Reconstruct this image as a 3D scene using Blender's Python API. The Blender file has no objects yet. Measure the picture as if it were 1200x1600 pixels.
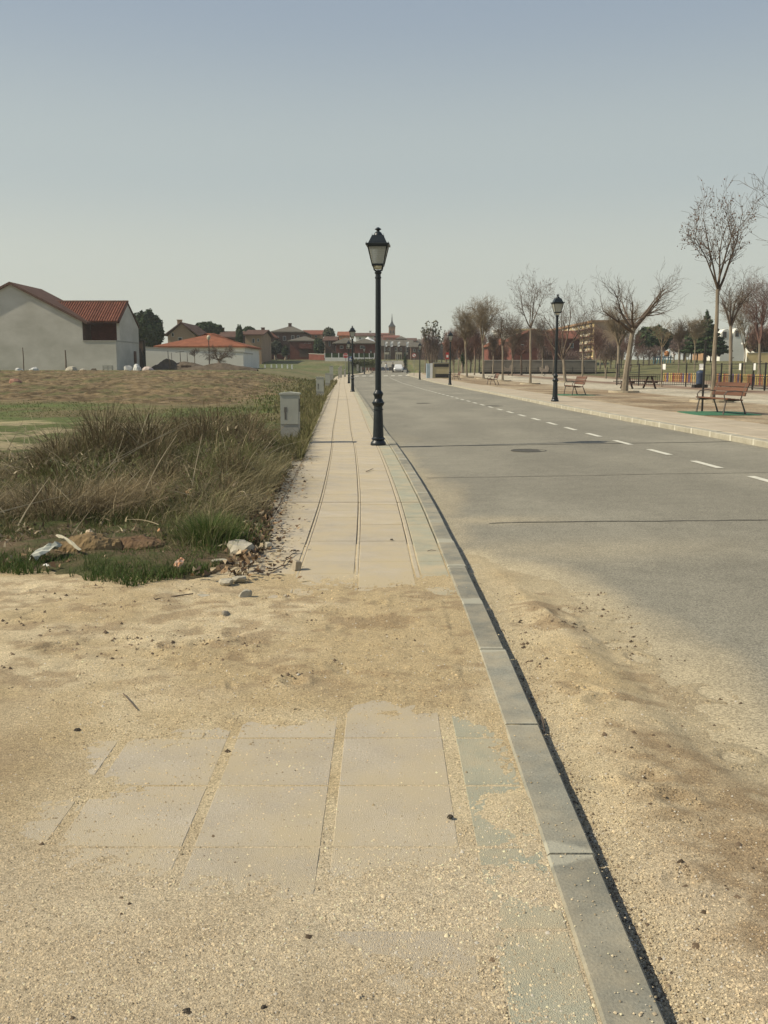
import bpy, math, random
import numpy as np
from math import pi, sin, cos, radians as rad
from mathutils import Vector, Matrix

scene = bpy.context.scene
col = scene.collection
random.seed(7); rng = np.random.default_rng(7)

# ------------------------------------------------------------------ camera
F_PX, PITCH, CAM_H = 1450.0, math.atan(225 / 1450.0), 1.4
cam_d = bpy.data.cameras.new('camera'); cam = bpy.data.objects.new('camera', cam_d); col.objects.link(cam)
cam_d.sensor_fit = 'VERTICAL'; cam_d.sensor_height = 36.0; cam_d.sensor_width = 27.0
cam_d.lens = 36.0 * F_PX / 1600.0
cam.location = (0, 0, CAM_H); cam.rotation_euler = (pi / 2 - PITCH, 0, 0)
cam_d.clip_start = 0.05; cam_d.clip_end = 6000
scene.camera = cam

# ------------------------------------------------------------------ sky, sun, exposure
SUN_EL, SUN_AZ = 41.0, -98.0            # azimuth in degrees clockwise from +Y (the view direction)
world = bpy.data.worlds.new('World'); scene.world = world; world.use_nodes = True
wn, wl = world.node_tree.nodes, world.node_tree.links
wn.clear()
sky = wn.new('ShaderNodeTexSky'); sky.sky_type = 'NISHITA'; sky.sun_disc = False
sky.sun_elevation = rad(SUN_EL); sky.sun_rotation = rad(SUN_AZ)
sky.air_density = 1.0; sky.dust_density = 2.5; sky.ozone_density = 1.5; sky.altitude = 600
tc = wn.new('ShaderNodeTexCoord'); sx = wn.new('ShaderNodeSeparateXYZ')
ramp = wn.new('ShaderNodeValToRGB')
mix = wn.new('ShaderNodeMix'); mix.data_type = 'RGBA'; mix.inputs[0].default_value = 0.9
bg = wn.new('ShaderNodeBackground'); bg.inputs[1].default_value = 0.1
out = wn.new('ShaderNodeOutputWorld')
cr = ramp.color_ramp; cr.interpolation = 'EASE'
cr.elements[0].position = 0.0; cr.elements[0].color = (4.7, 4.75, 3.95, 1)
cr.elements[1].position = 1.0; cr.elements[1].color = (1.3, 1.8, 3.0, 1)
for pos, c in ((0.10, (4.3, 4.5, 3.95, 1)), (0.20, (3.5, 3.9, 3.8, 1)), (0.36, (2.4, 2.9, 3.45, 1)), (0.6, (1.7, 2.3, 3.5, 1))):
    e = cr.elements.new(pos); e.color = c
wl.new(tc.outputs['Generated'], sx.inputs[0]); wl.new(sx.outputs['Z'], ramp.inputs[0])
wl.new(sky.outputs[0], mix.inputs[6]); wl.new(ramp.outputs[0], mix.inputs[7])
wl.new(mix.outputs[2], bg.inputs[0]); wl.new(bg.outputs[0], out.inputs[0])

sun_d = bpy.data.lights.new('sun', 'SUN'); sun_d.energy = 4.2; sun_d.angle = rad(0.6); sun_d.color = (1.0, 0.90, 0.72)
sun = bpy.data.objects.new('sun', sun_d); col.objects.link(sun)
sd = Vector((cos(rad(SUN_EL)) * sin(rad(SUN_AZ)), cos(rad(SUN_EL)) * cos(rad(SUN_AZ)), sin(rad(SUN_EL))))
sun.rotation_euler = sd.to_track_quat('Z', 'Y').to_euler()
scene.view_settings.view_transform = 'Standard'; scene.view_settings.look = 'None'
scene.view_settings.exposure = 0.45; scene.view_settings.gamma = 1.0
scene.view_settings.use_curve_mapping = False

# ------------------------------------------------------------------ helpers
def at(x, y, Y):
    """the place at world depth Y that the 1200x1600 photograph shows at x, y -> X, Z"""
    cp, sp = cos(PITCH), sin(PITCH)
    a, b = (x - 600) / F_PX, (800 - y) / F_PX
    t = Y / (cp + b * sp)
    return a * t, CAM_H + (-sp + b * cp) * t

def gp(x, y, z=0.0):
    """the ground point of height z seen at x, y -> X, Y"""
    cp, sp = cos(PITCH), sin(PITCH)
    a, b = (x - 600) / F_PX, (800 - y) / F_PX
    t = (z - CAM_H) / (-sp + b * cp)
    return a * t, (cp + b * sp) * t

def sst(a, b, x):
    t = np.clip((np.asarray(x, float) - a) / (b - a), 0, 1); return t * t * (3 - 2 * t)

def _hash(ix, iy, seed):
    h = (ix.astype(np.int64) * 374761393 + iy.astype(np.int64) * 668265263 + seed * 974634777) & 0xffffffff
    h = ((h ^ (h >> 13)) * 1274126177) & 0xffffffff
    h = ((h ^ (h >> 16)) * 2246822519) & 0xffffffff
    return ((h ^ (h >> 15)) & 0xffffff) / float(0xffffff)

def vnoise(x, y, seed=0):
    x = np.asarray(x, float); y = np.asarray(y, float)
    ix = np.floor(x); iy = np.floor(y); fx = x - ix; fy = y - iy
    fx = fx * fx * (3 - 2 * fx); fy = fy * fy * (3 - 2 * fy)
    a = _hash(ix, iy, seed); b = _hash(ix + 1, iy, seed); c = _hash(ix, iy + 1, seed); d = _hash(ix + 1, iy + 1, seed)
    return (a * (1 - fx) + b * fx) * (1 - fy) + (c * (1 - fx) + d * fx) * fy

def fbm(x, y, seed=0, o=4, g=0.5):
    s = 0; a = 1.0; t = 0
    for k in range(o):
        s = s + a * (vnoise(x * 2 ** k + 13.7 * k, y * 2 ** k - 7.1 * k, seed + k) - 0.5); t += a; a *= g
    return s / t * 2          # about -1..1

def smooth_curve(ky, kv):
    ys = np.arange(-40, 420, 0.25); v = np.interp(ys, ky, kv)
    k = np.exp(-np.linspace(-2, 2, 17) ** 2); k /= k.sum()
    v = np.convolve(np.pad(v, 8, mode='edge'), k, 'valid')
    return lambda Y: np.interp(Y, ys, v)

kerbL = smooth_curve([-40, 4.7, 6, 7.5, 9, 10.2, 13, 16, 22, 31, 45, 60, 71, 90, 118, 134, 150, 230, 420], [.60, .61, .595, .57, .54, .51, .41, .29, 0, -.38, -1.0, -1.68, -2.2, -3.05, -4.2, -4.4, -2.2, -1.6, -1.6])
kerbR = smooth_curve([-40, 0, 16, 20, 25, 30, 35, 42, 50, 65, 80, 100, 120, 134, 150, 230, 420], [7.2, 6.9, 6.55, 6.4, 6.17, 6.0, 5.92, 5.8, 5.6, 5.2, 4.7, 4.0, 3.3, 3.2, 4.1, 4.6, 4.6])
lane = smooth_curve([-40, 12, 15, 20, 25, 34, 49, 60, 80, 110], [5.6, 4.72, 4.58, 4.33, 4.15, 3.78, 3.15, 2.65, 1.8, .7])
gY = smooth_curve([-40, 60, 85, 130, 170, 230, 260, 400, 420], [0, 0, .04, .4, .6, 3.0, 3.7, 4.6, 4.7])
pave_left = smooth_curve([5.5, 6, 9.7, 16.4, 46, 138], [-.9, -.87, -1.13, -1.5, -2.95, -6.4])   # where the verge meets the paving

def ground_z(X, Y):
    X = np.asarray(X, float); Y = np.asarray(Y, float)
    left = 1.12 * sst(28, 86, Y) * sst(3.5, 14, -X) * (1 - sst(120, 220, Y))
    right = 0.16 * sst(.9, 1.9, X - kerbR(Y)) * (1 - sst(140, 180, Y)) + 1.6 * sst(80, 150, Y) * sst(28, 50, X) * (1 - sst(170, 260, Y))
    rise = np.interp(Y, [118, 135, 150, 165, 190, 230, 260], [0, .5, 1.2, 2.5, 3.1, 3.6, 3.7]) - gY(Y)
    side = sst(1.2, 4.5, kerbL(Y) - X) * sst(118, 126, Y) * (1 - sst(255, 262, Y)); g_ = gY(Y)
    return g_ + left * (1 - side) + right + np.maximum(rise, 0) * side

def gz(X, Y): return float(ground_z(X, Y))

def road_z(X, Y):
    return gY(Y) - 0.045 + 0.095 * (X - kerbL(Y)) / (kerbR(Y) - kerbL(Y))

# ---------- meshes
def link(o, parent=None):
    col.objects.link(o)
    if parent: o.parent = parent
    return o

def np_mesh(name, V, faces, mat, parent=None, colors=None, smooth=False, kind=None):
    """faces: list of int arrays (n,3) or (n,4)"""
    me = bpy.data.meshes.new(name)
    V = np.asarray(V, np.float32)
    faces = [np.asarray(f, np.int32) for f in faces if len(f)]
    me.vertices.add(len(V)); me.vertices.foreach_set('co', V.ravel())
    loops = np.concatenate([f.ravel() for f in faces]); me.loops.add(len(loops)); me.loops.foreach_set('vertex_index', loops)
    cnt = np.concatenate([np.full(len(f), f.shape[1]) for f in faces]); st = np.concatenate([[0], np.cumsum(cnt)[:-1]])
    me.polygons.add(len(cnt)); me.polygons.foreach_set('loop_start', st.astype(np.int32))
    try: me.polygons.foreach_set('loop_total', cnt.astype(np.int32))
    except Exception: pass
    if colors is not None:
        a = me.color_attributes.new('Col', 'FLOAT_COLOR', 'POINT')
        c = np.ones((len(V), 4), np.float32); c[:, :3] = colors; a.data.foreach_set('color', c.ravel())
    me.update(calc_edges=True)
    if smooth: me.polygons.foreach_set('use_smooth', np.ones(len(cnt), bool))
    if mat: me.materials.append(mat)
    o = link(bpy.data.objects.new(name, me), parent)
    if kind: o['kind'] = kind
    return o

class MB:
    """collects solids and builds them as one mesh"""
    def __init__(s): s.v = []; s.f = []
    def add(s, vs, fs):
        n = len(s.v); s.v += [tuple(v) for v in vs]; s.f += [tuple(i + n for i in f) for f in fs]; return s
    def box(s, x0, x1, y0, y1, z0, z1):
        return s.add([(x0, y0, z0), (x1, y0, z0), (x1, y1, z0), (x0, y1, z0), (x0, y0, z1), (x1, y0, z1), (x1, y1, z1), (x0, y1, z1)],
                     [(0, 3, 2, 1), (4, 5, 6, 7), (0, 1, 5, 4), (1, 2, 6, 5), (2, 3, 7, 6), (3, 0, 4, 7)])
    def bbox(s, x0, x1, y0, y1, z0, z1, b=0.005):
        """box with a bevelled top edge"""
        return s.add([(x0, y0, z0), (x1, y0, z0), (x1, y1, z0), (x0, y1, z0), (x0, y0, z1 - b), (x1, y0, z1 - b), (x1, y1, z1 - b), (x0, y1, z1 - b),
                      (x0 + b, y0 + b, z1), (x1 - b, y0 + b, z1), (x1 - b, y1 - b, z1), (x0 + b, y1 - b, z1)],
                     [(0, 3, 2, 1), (0, 1, 5, 4), (1, 2, 6, 5), (2, 3, 7, 6), (3, 0, 4, 7), (4, 5, 9, 8), (5, 6, 10, 9), (6, 7, 11, 10), (7, 4, 8, 11), (8, 9, 10, 11)])
    def tube(s, p0, p1, r0, r1, n=6, caps=True):
        p0 = Vector(p0); p1 = Vector(p1); d = (p1 - p0)
        if d.length < 1e-6: return s
        d.normalize(); u = d.orthogonal().normalized(); w = d.cross(u); vs = []
        for p, r in ((p0, r0), (p1, r1)):
            for k in range(n):
                a = 2 * pi * k / n; vs.append(p + (u * cos(a) + w * sin(a)) * r)
        fs = [(k, (k + 1) % n, n + (k + 1) % n, n + k) for k in range(n)]
        if caps: fs += [tuple(range(n - 1, -1, -1)), tuple(range(n, 2 * n))]
        return s.add(vs, fs)
    def path(s, pts, rs, n=6):
        pts = [Vector(p) for p in pts]; vs = []; N = len(pts); u = None
        for i, p in enumerate(pts):
            d = (pts[min(i + 1, N - 1)] - pts[max(i - 1, 0)]).normalized()
            u = d.orthogonal().normalized() if u is None else (u - d * u.dot(d)).normalized()
            w = d.cross(u)
            for k in range(n):
                a = 2 * pi * k / n; vs.append(p + (u * cos(a) + w * sin(a)) * rs[i])
        fs = [(i * n + k, i * n + (k + 1) % n, (i + 1) * n + (k + 1) % n, (i + 1) * n + k) for i in range(N - 1) for k in range(n)]
        fs += [tuple(range(n - 1, -1, -1)), tuple(range((N - 1) * n, N * n))]
        return s.add(vs, fs)
    def lathe(s, prof, n=16, c=(0, 0), rot=0.0, sq=False):
        vs = []
        for r, z in prof:
            for k in range(n):
                a = 2 * pi * k / n + rot; vs.append((c[0] + r * cos(a), c[1] + r * sin(a), z))
        N = len(prof)
        fs = [(i * n + k, i * n + (k + 1) % n, (i + 1) * n + (k + 1) % n, (i + 1) * n + k) for i in range(N - 1) for k in range(n)]
        fs += [tuple(range(n - 1, -1, -1)), tuple(range((N - 1) * n, N * n))]
        return s.add(vs, fs)
    def prism(s, poly, a0, a1, axis='y'):
        """poly of (u, v) pushed along an axis from a0 to a1; y: u=x v=z, x: u=y v=z, z: u=x v=y"""
        m = {'y': lambda u, v, a: (u, a, v), 'x': lambda u, v, a: (a, u, v), 'z': lambda u, v, a: (u, v, a)}[axis]
        n = len(poly)
        vs = [m(u, v, a0) for u, v in poly] + [m(u, v, a1) for u, v in poly]
        return s.add(vs, [tuple(range(n)), tuple(range(2 * n - 1, n - 1, -1))] + [(k, n + k, n + (k + 1) % n, (k + 1) % n) for k in range(n)])
    def build(s, name, mat, parent=None, smooth=False, kind=None):
        me = bpy.data.meshes.new(name); me.from_pydata(s.v, [], s.f); me.update()
        me.materials.append(mat)
        import bmesh
        bm = bmesh.new(); bm.from_mesh(me); bmesh.ops.recalc_face_normals(bm, faces=bm.faces); bm.to_mesh(me); bm.free()
        if smooth:
            me.polygons.foreach_set('use_smooth', np.ones(len(me.polygons), bool))
            try: me.set_sharp_from_angle(angle=rad(35))
            except Exception: pass
        o = link(bpy.data.objects.new(name, me), parent)
        if kind: o['kind'] = kind
        return o

def tag(o, label, cat, group=None, kind=None):
    o['label'] = label; o['category'] = cat
    if group: o['group'] = group
    if kind: o['kind'] = kind
    return o

def thing(name, label, cat, loc=(0, 0, 0), rz=0.0, group=None):
    o = bpy.data.objects.new(name, None); col.objects.link(o); o.empty_display_size = 0.2
    o.location = loc; o.rotation_euler = (0, 0, rz)
    return tag(o, label, cat, group)

def kids(o): return [c for c in bpy.data.objects if c.parent == o]
def copy_thing(root, loc, rz, label, sc=None):
    r = root.copy(); col.objects.link(r); r.location = loc; r.rotation_euler = (0, 0, rz); r['label'] = label
    if sc: r.scale = sc
    for c in kids(root):
        d = c.copy(); col.objects.link(d); d.parent = r
        for g in kids(c):
            e = g.copy(); col.objects.link(e); e.parent = d
    return r

# ---------- materials
def base_mat(name, rough=0.8, metal=0.0, spec=0.3):
    m = bpy.data.materials.new(name); m.use_nodes = True
    b = m.node_tree.nodes['Principled BSDF']
    b.inputs['Roughness'].default_value = rough; b.inputs['Metallic'].default_value = metal
    b.inputs['Specular IOR Level'].default_value = spec
    return m, m.node_tree.nodes, m.node_tree.links, b

def noise_mat(name, c1, c2, scale=5.0, rough=0.85, bump=0.0, bscale=None, detail=6.0, metal=0.0, spec=0.25, c3=None, stretch=None, bdist=0.01, rand=0.0, grain=None):
    m, n, l, b = base_mat(name, rough, metal, spec)
    t = n.new('ShaderNodeTexCoord'); mp = n.new('ShaderNodeMapping'); l.new(t.outputs['Object'], mp.inputs[0])
    if stretch: mp.inputs['Scale'].default_value = stretch
    no = n.new('ShaderNodeTexNoise'); no.inputs['Scale'].default_value = scale; no.inputs['Detail'].default_value = detail; no.inputs['Roughness'].default_value = 0.62
    l.new(mp.outputs[0], no.inputs['Vector'])
    r = n.new('ShaderNodeValToRGB'); l.new(no.outputs[0], r.inputs[0])
    r.color_ramp.elements[0].position = 0.33; r.color_ramp.elements[0].color = (*c1, 1)
    r.color_ramp.elements[1].position = 0.67; r.color_ramp.elements[1].color = (*c2, 1)
    if c3: e = r.color_ramp.elements.new(0.8); e.color = (*c3, 1)
    src = r.outputs[0]
    if rand:
        oi = n.new('ShaderNodeObjectInfo'); hs = n.new('ShaderNodeHueSaturation')
        mr = n.new('ShaderNodeMapRange'); mr.inputs['To Min'].default_value = 1 - rand; mr.inputs['To Max'].default_value = 1 + rand
        l.new(oi.outputs['Random'], mr.inputs['Value']); l.new(mr.outputs[0], hs.inputs['Value']); l.new(src, hs.inputs['Color']); src = hs.outputs[0]
    l.new(src, b.inputs['Base Color'])
    if bump:
        n2 = n.new('ShaderNodeTexNoise'); n2.inputs['Scale'].default_value = bscale or scale * 6; n2.inputs['Detail'].default_value = 5
        l.new(mp.outputs[0], n2.inputs['Vector'])
        bp = n.new('ShaderNodeBump'); bp.inputs['Strength'].default_value = bump; bp.inputs['Distance'].default_value = bdist
        l.new(n2.outputs[0], bp.inputs['Height']); l.new(bp.outputs[0], b.inputs['Normal'])
    if grain:
        n3 = n.new('ShaderNodeTexNoise'); n3.inputs['Scale'].default_value = grain[0]; n3.inputs['Detail'].default_value = 3; n3.inputs['Roughness'].default_value = .75; l.new(mp.outputs[0], n3.inputs['Vector'])
        m3 = n.new('ShaderNodeMapRange'); m3.inputs['From Min'].default_value = .3; m3.inputs['From Max'].default_value = .7; m3.inputs['To Min'].default_value = 1 - grain[1]; m3.inputs['To Max'].default_value = 1 + grain[1]; l.new(n3.outputs[0], m3.inputs['Value'])
        v3 = n.new('ShaderNodeVectorMath'); v3.operation = 'SCALE'; l.new(src, v3.inputs[0]); l.new(m3.outputs[0], v3.inputs['Scale']); l.new(v3.outputs[0], b.inputs['Base Color'])
    return m

def attr_mat(name, rough=0.95, layers=((40.0, 0.25),), bump=0.5, bscale=150.0, bdist=0.004, spec=0.15, translucent=0.0, speck=None):
    """colour from the mesh's own colour attribute, varied by fine noise"""
    m, n, l, b = base_mat(name, rough, 0, spec)
    a = n.new('ShaderNodeAttribute'); a.attribute_name = 'Col'
    src = a.outputs['Color']; t = n.new('ShaderNodeTexCoord')
    for sc, amt in layers:
        no = n.new('ShaderNodeTexNoise'); no.inputs['Scale'].default_value = sc; no.inputs['Detail'].default_value = 4; no.inputs['Roughness'].default_value = 0.7
        l.new(t.outputs['Object'], no.inputs['Vector'])
        mr = n.new('ShaderNodeMapRange'); mr.inputs['From Min'].default_value = 0.3; mr.inputs['From Max'].default_value = 0.7
        mr.inputs['To Min'].default_value = 1 - amt; mr.inputs['To Max'].default_value = 1 + amt
        l.new(no.outputs[0], mr.inputs['Value'])
        vm = n.new('ShaderNodeVectorMath'); vm.operation = 'SCALE'; l.new(src, vm.inputs[0]); l.new(mr.outputs[0], vm.inputs['Scale']); src = vm.outputs[0]
    if speck:
        vo = n.new('ShaderNodeTexVoronoi'); vo.inputs['Scale'].default_value = speck[0]; l.new(t.outputs['Object'], vo.inputs['Vector'])
        sp_ = n.new('ShaderNodeSeparateColor'); l.new(vo.outputs['Color'], sp_.inputs[0])
        mr = n.new('ShaderNodeMapRange'); mr.inputs['To Min'].default_value = 1 - speck[1]; mr.inputs['To Max'].default_value = 1 + speck[1]
        l.new(sp_.outputs[0], mr.inputs['Value'])
        vm = n.new('ShaderNodeVectorMath'); vm.operation = 'SCALE'; l.new(src, vm.inputs[0]); l.new(mr.outputs[0], vm.inputs['Scale']); src = vm.outputs[0]
    l.new(src, b.inputs['Base Color'])
    if bump:
        n2 = n.new('ShaderNodeTexNoise'); n2.inputs['Scale'].default_value = bscale; n2.inputs['Detail'].default_value = 5; n2.inputs['Roughness'].default_value = 0.7
        l.new(t.outputs['Object'], n2.inputs['Vector'])
        bp = n.new('ShaderNodeBump'); bp.inputs['Strength'].default_value = bump; bp.inputs['Distance'].default_value = bdist
        l.new(n2.outputs[0], bp.inputs['Height']); l.new(bp.outputs[0], b.inputs['Normal'])
    if translucent:
        tr = n.new('ShaderNodeBsdfTranslucent'); ms = n.new('ShaderNodeMixShader'); ms.inputs[0].default_value = translucent
        l.new(src, tr.inputs[0]); l.new(b.outputs[0], ms.inputs[1]); l.new(tr.outputs[0], ms.inputs[2])
        l.new(ms.outputs[0], n['Material Output'].inputs[0])
    return m

def dusty(m, amount, edge=True):
    """sand trodden thinly over a material, in patches fixed to the place"""
    n, l = m.node_tree.nodes, m.node_tree.links; b = n['Principled BSDF']; src = b.inputs['Base Color'].links[0].from_socket
    g = n.new('ShaderNodeNewGeometry'); a = n.new('ShaderNodeTexNoise'); a.inputs['Scale'].default_value = 2.6; a.inputs['Detail'].default_value = 7; a.inputs['Roughness'].default_value = .68
    l.new(g.outputs['Position'], a.inputs['Vector']); mr = n.new('ShaderNodeMapRange'); mr.inputs['From Min'].default_value = .38; mr.inputs['From Max'].default_value = .64; mr.inputs['To Max'].default_value = amount
    l.new(a.outputs[0], mr.inputs['Value']); f = mr.outputs[0]
    if edge:
        s = n.new('ShaderNodeSeparateXYZ'); l.new(g.outputs['Position'], s.inputs[0]); m2 = n.new('ShaderNodeMapRange'); m2.inputs['From Min'].default_value = 5.9; m2.inputs['From Max'].default_value = 7.6; m2.inputs['To Min'].default_value = .9; m2.inputs['To Max'].default_value = 0
        l.new(s.outputs['Y'], m2.inputs['Value']); mx = n.new('ShaderNodeMath'); mx.operation = 'MULTIPLY_ADD'; mx.inputs[2].default_value = 0
        m3 = n.new('ShaderNodeMapRange'); m3.inputs['From Min'].default_value = 4.4; m3.inputs['From Max'].default_value = 5.2; l.new(s.outputs['Y'], m3.inputs['Value']); m4 = n.new('ShaderNodeMath'); m4.operation = 'MULTIPLY'; l.new(m2.outputs[0], m4.inputs[0]); l.new(m3.outputs[0], m4.inputs[1]); ad = n.new('ShaderNodeMath'); ad.operation = 'MULTIPLY'; l.new(m4.outputs[0], ad.inputs[0]); l.new(a.outputs[0], ad.inputs[1]); a2 = n.new('ShaderNodeMath'); a2.operation = 'ADD'; a2.use_clamp = True
        l.new(f, a2.inputs[0]); l.new(ad.outputs[0], a2.inputs[1]); f = a2.outputs[0]
    mi = n.new('ShaderNodeMix'); mi.data_type = 'RGBA'; l.new(f, mi.inputs[0]); l.new(src, mi.inputs[6]); mi.inputs[7].default_value = (.47, .39, .25, 1); l.new(mi.outputs[2], b.inputs['Base Color']); return m

def jointed(m):
    """old mortar smeared pale over the stone ends, and dust"""
    dusty(m, .45, False); n, l = m.node_tree.nodes, m.node_tree.links; b = n['Principled BSDF']; src = b.inputs['Base Color'].links[0].from_socket
    def mth(op, a, c=None, d=None):
        q = n.new('ShaderNodeMath'); q.operation = op
        for i, v in enumerate((a, c, d)):
            if v is None: continue
            if isinstance(v, (int, float)): q.inputs[i].default_value = v
            else: l.new(v, q.inputs[i])
        return q.outputs[0]
    g = n.new('ShaderNodeNewGeometry'); s = n.new('ShaderNodeSeparateXYZ'); l.new(g.outputs['Position'], s.inputs[0])
    a = n.new('ShaderNodeTexNoise'); a.inputs['Scale'].default_value = 9; a.inputs['Detail'].default_value = 5; l.new(g.outputs['Position'], a.inputs['Vector'])
    c = n.new('ShaderNodeTexNoise'); c.inputs['Scale'].default_value = 1.1; l.new(g.outputs['Position'], c.inputs['Vector'])
    ph = mth('ABSOLUTE', mth('SUBTRACT', mth('FRACT', mth('ADD', mth('DIVIDE', mth('ADD', s.outputs['Y'], .45), .985), .5)), .5))
    wdt = mth('MULTIPLY', mth('MAXIMUM', mth('SUBTRACT', c.outputs[0], .36), 0), .38)
    d = mth('SUBTRACT', mth('ADD', wdt, mth('MULTIPLY', mth('SUBTRACT', a.outputs[0], .5), .09)), ph)
    f = n.new('ShaderNodeMapRange'); f.inputs['From Min'].default_value = -.006; f.inputs['From Max'].default_value = .014; f.inputs['To Max'].default_value = .75; l.new(d, f.inputs['Value'])
    mi = n.new('ShaderNodeMix'); mi.data_type = 'RGBA'; l.new(f.outputs[0], mi.inputs[0]); l.new(src, mi.inputs[6]); mi.inputs[7].default_value = (.36, .345, .265, 1); l.new(mi.outputs[2], b.inputs['Base Color']); return m

M = {}
M['sand'] = attr_mat('sand', layers=((3.0, .07), (60.0, .14)), bump=1.0, bscale=200, bdist=.009, speck=(230, .30))
M['soil'] = attr_mat('soil', layers=((3.0, .2), (45.0, .3)), bump=1.0, bscale=60, bdist=.03)
M['field'] = attr_mat('field', layers=((.35, .16), (2.2, .3), (14.0, .35)), bump=1.0, bscale=6, bdist=.08)
M['asphalt'] = attr_mat('asphalt', rough=.85, layers=((.45, .06), (4.0, .09), (90.0, .22)), bump=.7, bscale=200, bdist=.006, speck=(150, .34), spec=.2)
M['blade'] = attr_mat('blade', rough=.75, layers=((6.0, .15),), bump=0, translucent=.25, spec=.2)
M['leafy'] = attr_mat('leafy', rough=.7, layers=((.6, .2),), bump=0, translucent=.15, spec=.2)
M['tile'] = dusty(noise_mat('paving_tile', (.395, .342, .255), (.475, .415, .31), 4.0, .9, 1.0, 300, bdist=.005, rand=.07, grain=(130, .2)), .85)
M['grey_tile'] = dusty(noise_mat('grey_tile', (.29, .295, .22), (.355, .355, .265), 5.0, .9, 1.0, 300, bdist=.005, rand=.06, grain=(130, .2)), .75)
M['mortar'] = noise_mat('mortar', (.36, .31, .215), (.44, .375, .265), 9, .95, .4, 90)
M['groove'] = noise_mat('groove_dirt', (.17, .135, .09), (.32, .265, .18), 14, .95)
M['kerb'] = jointed(noise_mat('kerb_concrete', (.165, .162, .13), (.235, .228, .18), 6, .88, .5, 120, c3=(.33, .31, .23), bdist=.004, rand=.12, grain=(110, .2)))
M['kerb_pale'] = noise_mat('kerb_pale', (.30, .275, .205), (.40, .37, .285), 5, .9, .4, 80, rand=.06)
M['white_mortar'] = noise_mat('white_mortar', (.46, .44, .35), (.56, .53, .43), 20, .95)
M['kerb_mortar'] = noise_mat('kerb_mortar', (.25, .235, .18), (.34, .315, .24), 40, .95, .5, 90)
M['lampgreen'] = noise_mat('lamp_paint', (.006, .010, .012), (.013, .018, .019), 9, .42, .15, 60, spec=.4, bdist=.002)
M['paint'] = noise_mat('road_paint', (.5, .48, .38), (.62, .6, .5), 12, .8, .3, 200, c3=(.4, .37, .28))
M['concrete'] = noise_mat('concrete', (.3, .285, .235), (.4, .385, .33), 3, .9, .4, 60)
M['iron'] = noise_mat('iron', (.012, .011, .01), (.03, .026, .022), 6, .5, spec=.4)
M['bark'] = noise_mat('bark', (.15, .125, .09), (.27, .225, .165), 5, .9, .6, 30, stretch=(1, 1, .35), bdist=.02)
M['twig'] = noise_mat('twig', (.075, .055, .04), (.15, .115, .085), 3, .9)
M['twig_red'] = noise_mat('twig_red', (.10, .055, .045), (.17, .10, .08), 1.5, .9)
M['twig_pale'] = noise_mat('twig_pale', (.16, .125, .08), (.25, .20, .13), 1.5, .9)
# ================================================================== THE GROUND
def sdf_poly(X, Y, poly):
    """signed distance, positive inside"""
    d = np.full(np.shape(X), 1e9); ins = np.zeros(np.shape(X), bool); n = len(poly)
    for i in range(n):
        (x0, y0), (x1, y1) = poly[i], poly[(i + 1) % n]
        ex, ey = x1 - x0, y1 - y0; wx, wy = X - x0, Y - y0
        t = np.clip((wx * ex + wy * ey) / (ex * ex + ey * ey + 1e-12), 0, 1)
        d = np.minimum(d, np.hypot(wx - ex * t, wy - ey * t))
        c = ((y0 <= Y) & (y1 > Y)) | ((y1 <= Y) & (y0 > Y))
        xi = x0 + (Y - y0) / (y1 - y0 + 1e-12) * ex
        ins ^= c & (X < xi)
    return np.where(ins, d, -d)

def grid_faces(nx, ny):
    i = np.arange(ny - 1)[:, None] * nx + np.arange(nx - 1)[None, :]
    return np.stack([i, i + 1, i + nx + 1, i + nx], -1).reshape(-1, 4)

def lerp(a, b, t):
    t = np.asarray(t)[..., None]; return np.asarray(a, float) * (1 - t) + np.asarray(b, float) * t

def steps(*segs):
    out = []
    for a, b, d in segs: out.append(np.arange(a, b, d))
    out.append([segs[-1][1]]); return np.concatenate(out)

# ---- the wide ground sheet
xs = steps((-900, -120, 40), (-120, -44, 4), (-44, -12, .6), (-12, 16, .3), (16, 60, 1.0), (60, 140, 4), (140, 900, 40))
ys = steps((-60, -4, 8), (-4, 26, .4), (26, 90, .6), (90, 180, 1.5), (180, 300, 4), (300, 1500, 50))
GX, GY = np.meshgrid(xs, ys)
Z = ground_z(GX, GY)
KL, KR = kerbL(GY), kerbR(GY)
covered = sst(-2.1, -1.8, GX - KL) * (1 - sst(1.7, 2.0, GX - KR)) * (1 - sst(236, 240, GY))
near = sst(-10.5, -9.5, GX) * (1 - sst(21, 22.5, GY)) * sst(-3.0, -1.5, GY) * (1 - sst(5.5, 6, GX))
Z = Z - 0.28 * covered - 0.12 * near * (1 - covered)
n1 = fbm(GX * .12, GY * .12, 3); n2 = fbm(GX * .5, GY * .5, 9); n3 = fbm(GX * 1.7, GY * 1.7, 12)
C = lerp((.15, .125, .06), (.10, .125, .04), sst(-.3, .3, n2))                           # rough grass
left = GX < KL
pl = sst(33, 38, GY + 5 * n1) * (1 - sst(80, 86, GY + 3 * n1)) * sst(2.0, 4.0, (KL - 1.9) - GX + 1.5 * n2)
pc = lerp((.11, .08, .045), (.22, .165, .09), sst(-.35, .35, n3))
pale = sst(15, 18, GY + 2 * n2) * (1 - sst(24, 27, GY + 2 * n2)) * sst(4.5, 7, -GX + 1.5 * n2)
C = C * (1 - (pale * sst(-.25, .15, n3))[..., None]) + np.array((.34, .285, .16)) * (pale * sst(-.25, .15, n3))[..., None]
C = C * (1 - pl[..., None]) + pc * pl[..., None]
far_l = sst(84, 92, GY) * (GX < KL - 2)
C = C * (1 - far_l[..., None]) + lerp((.10, .115, .045), (.17, .15, .075), sst(-.3, .3, n1 + n2 * .5)) * far_l[..., None]
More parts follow.
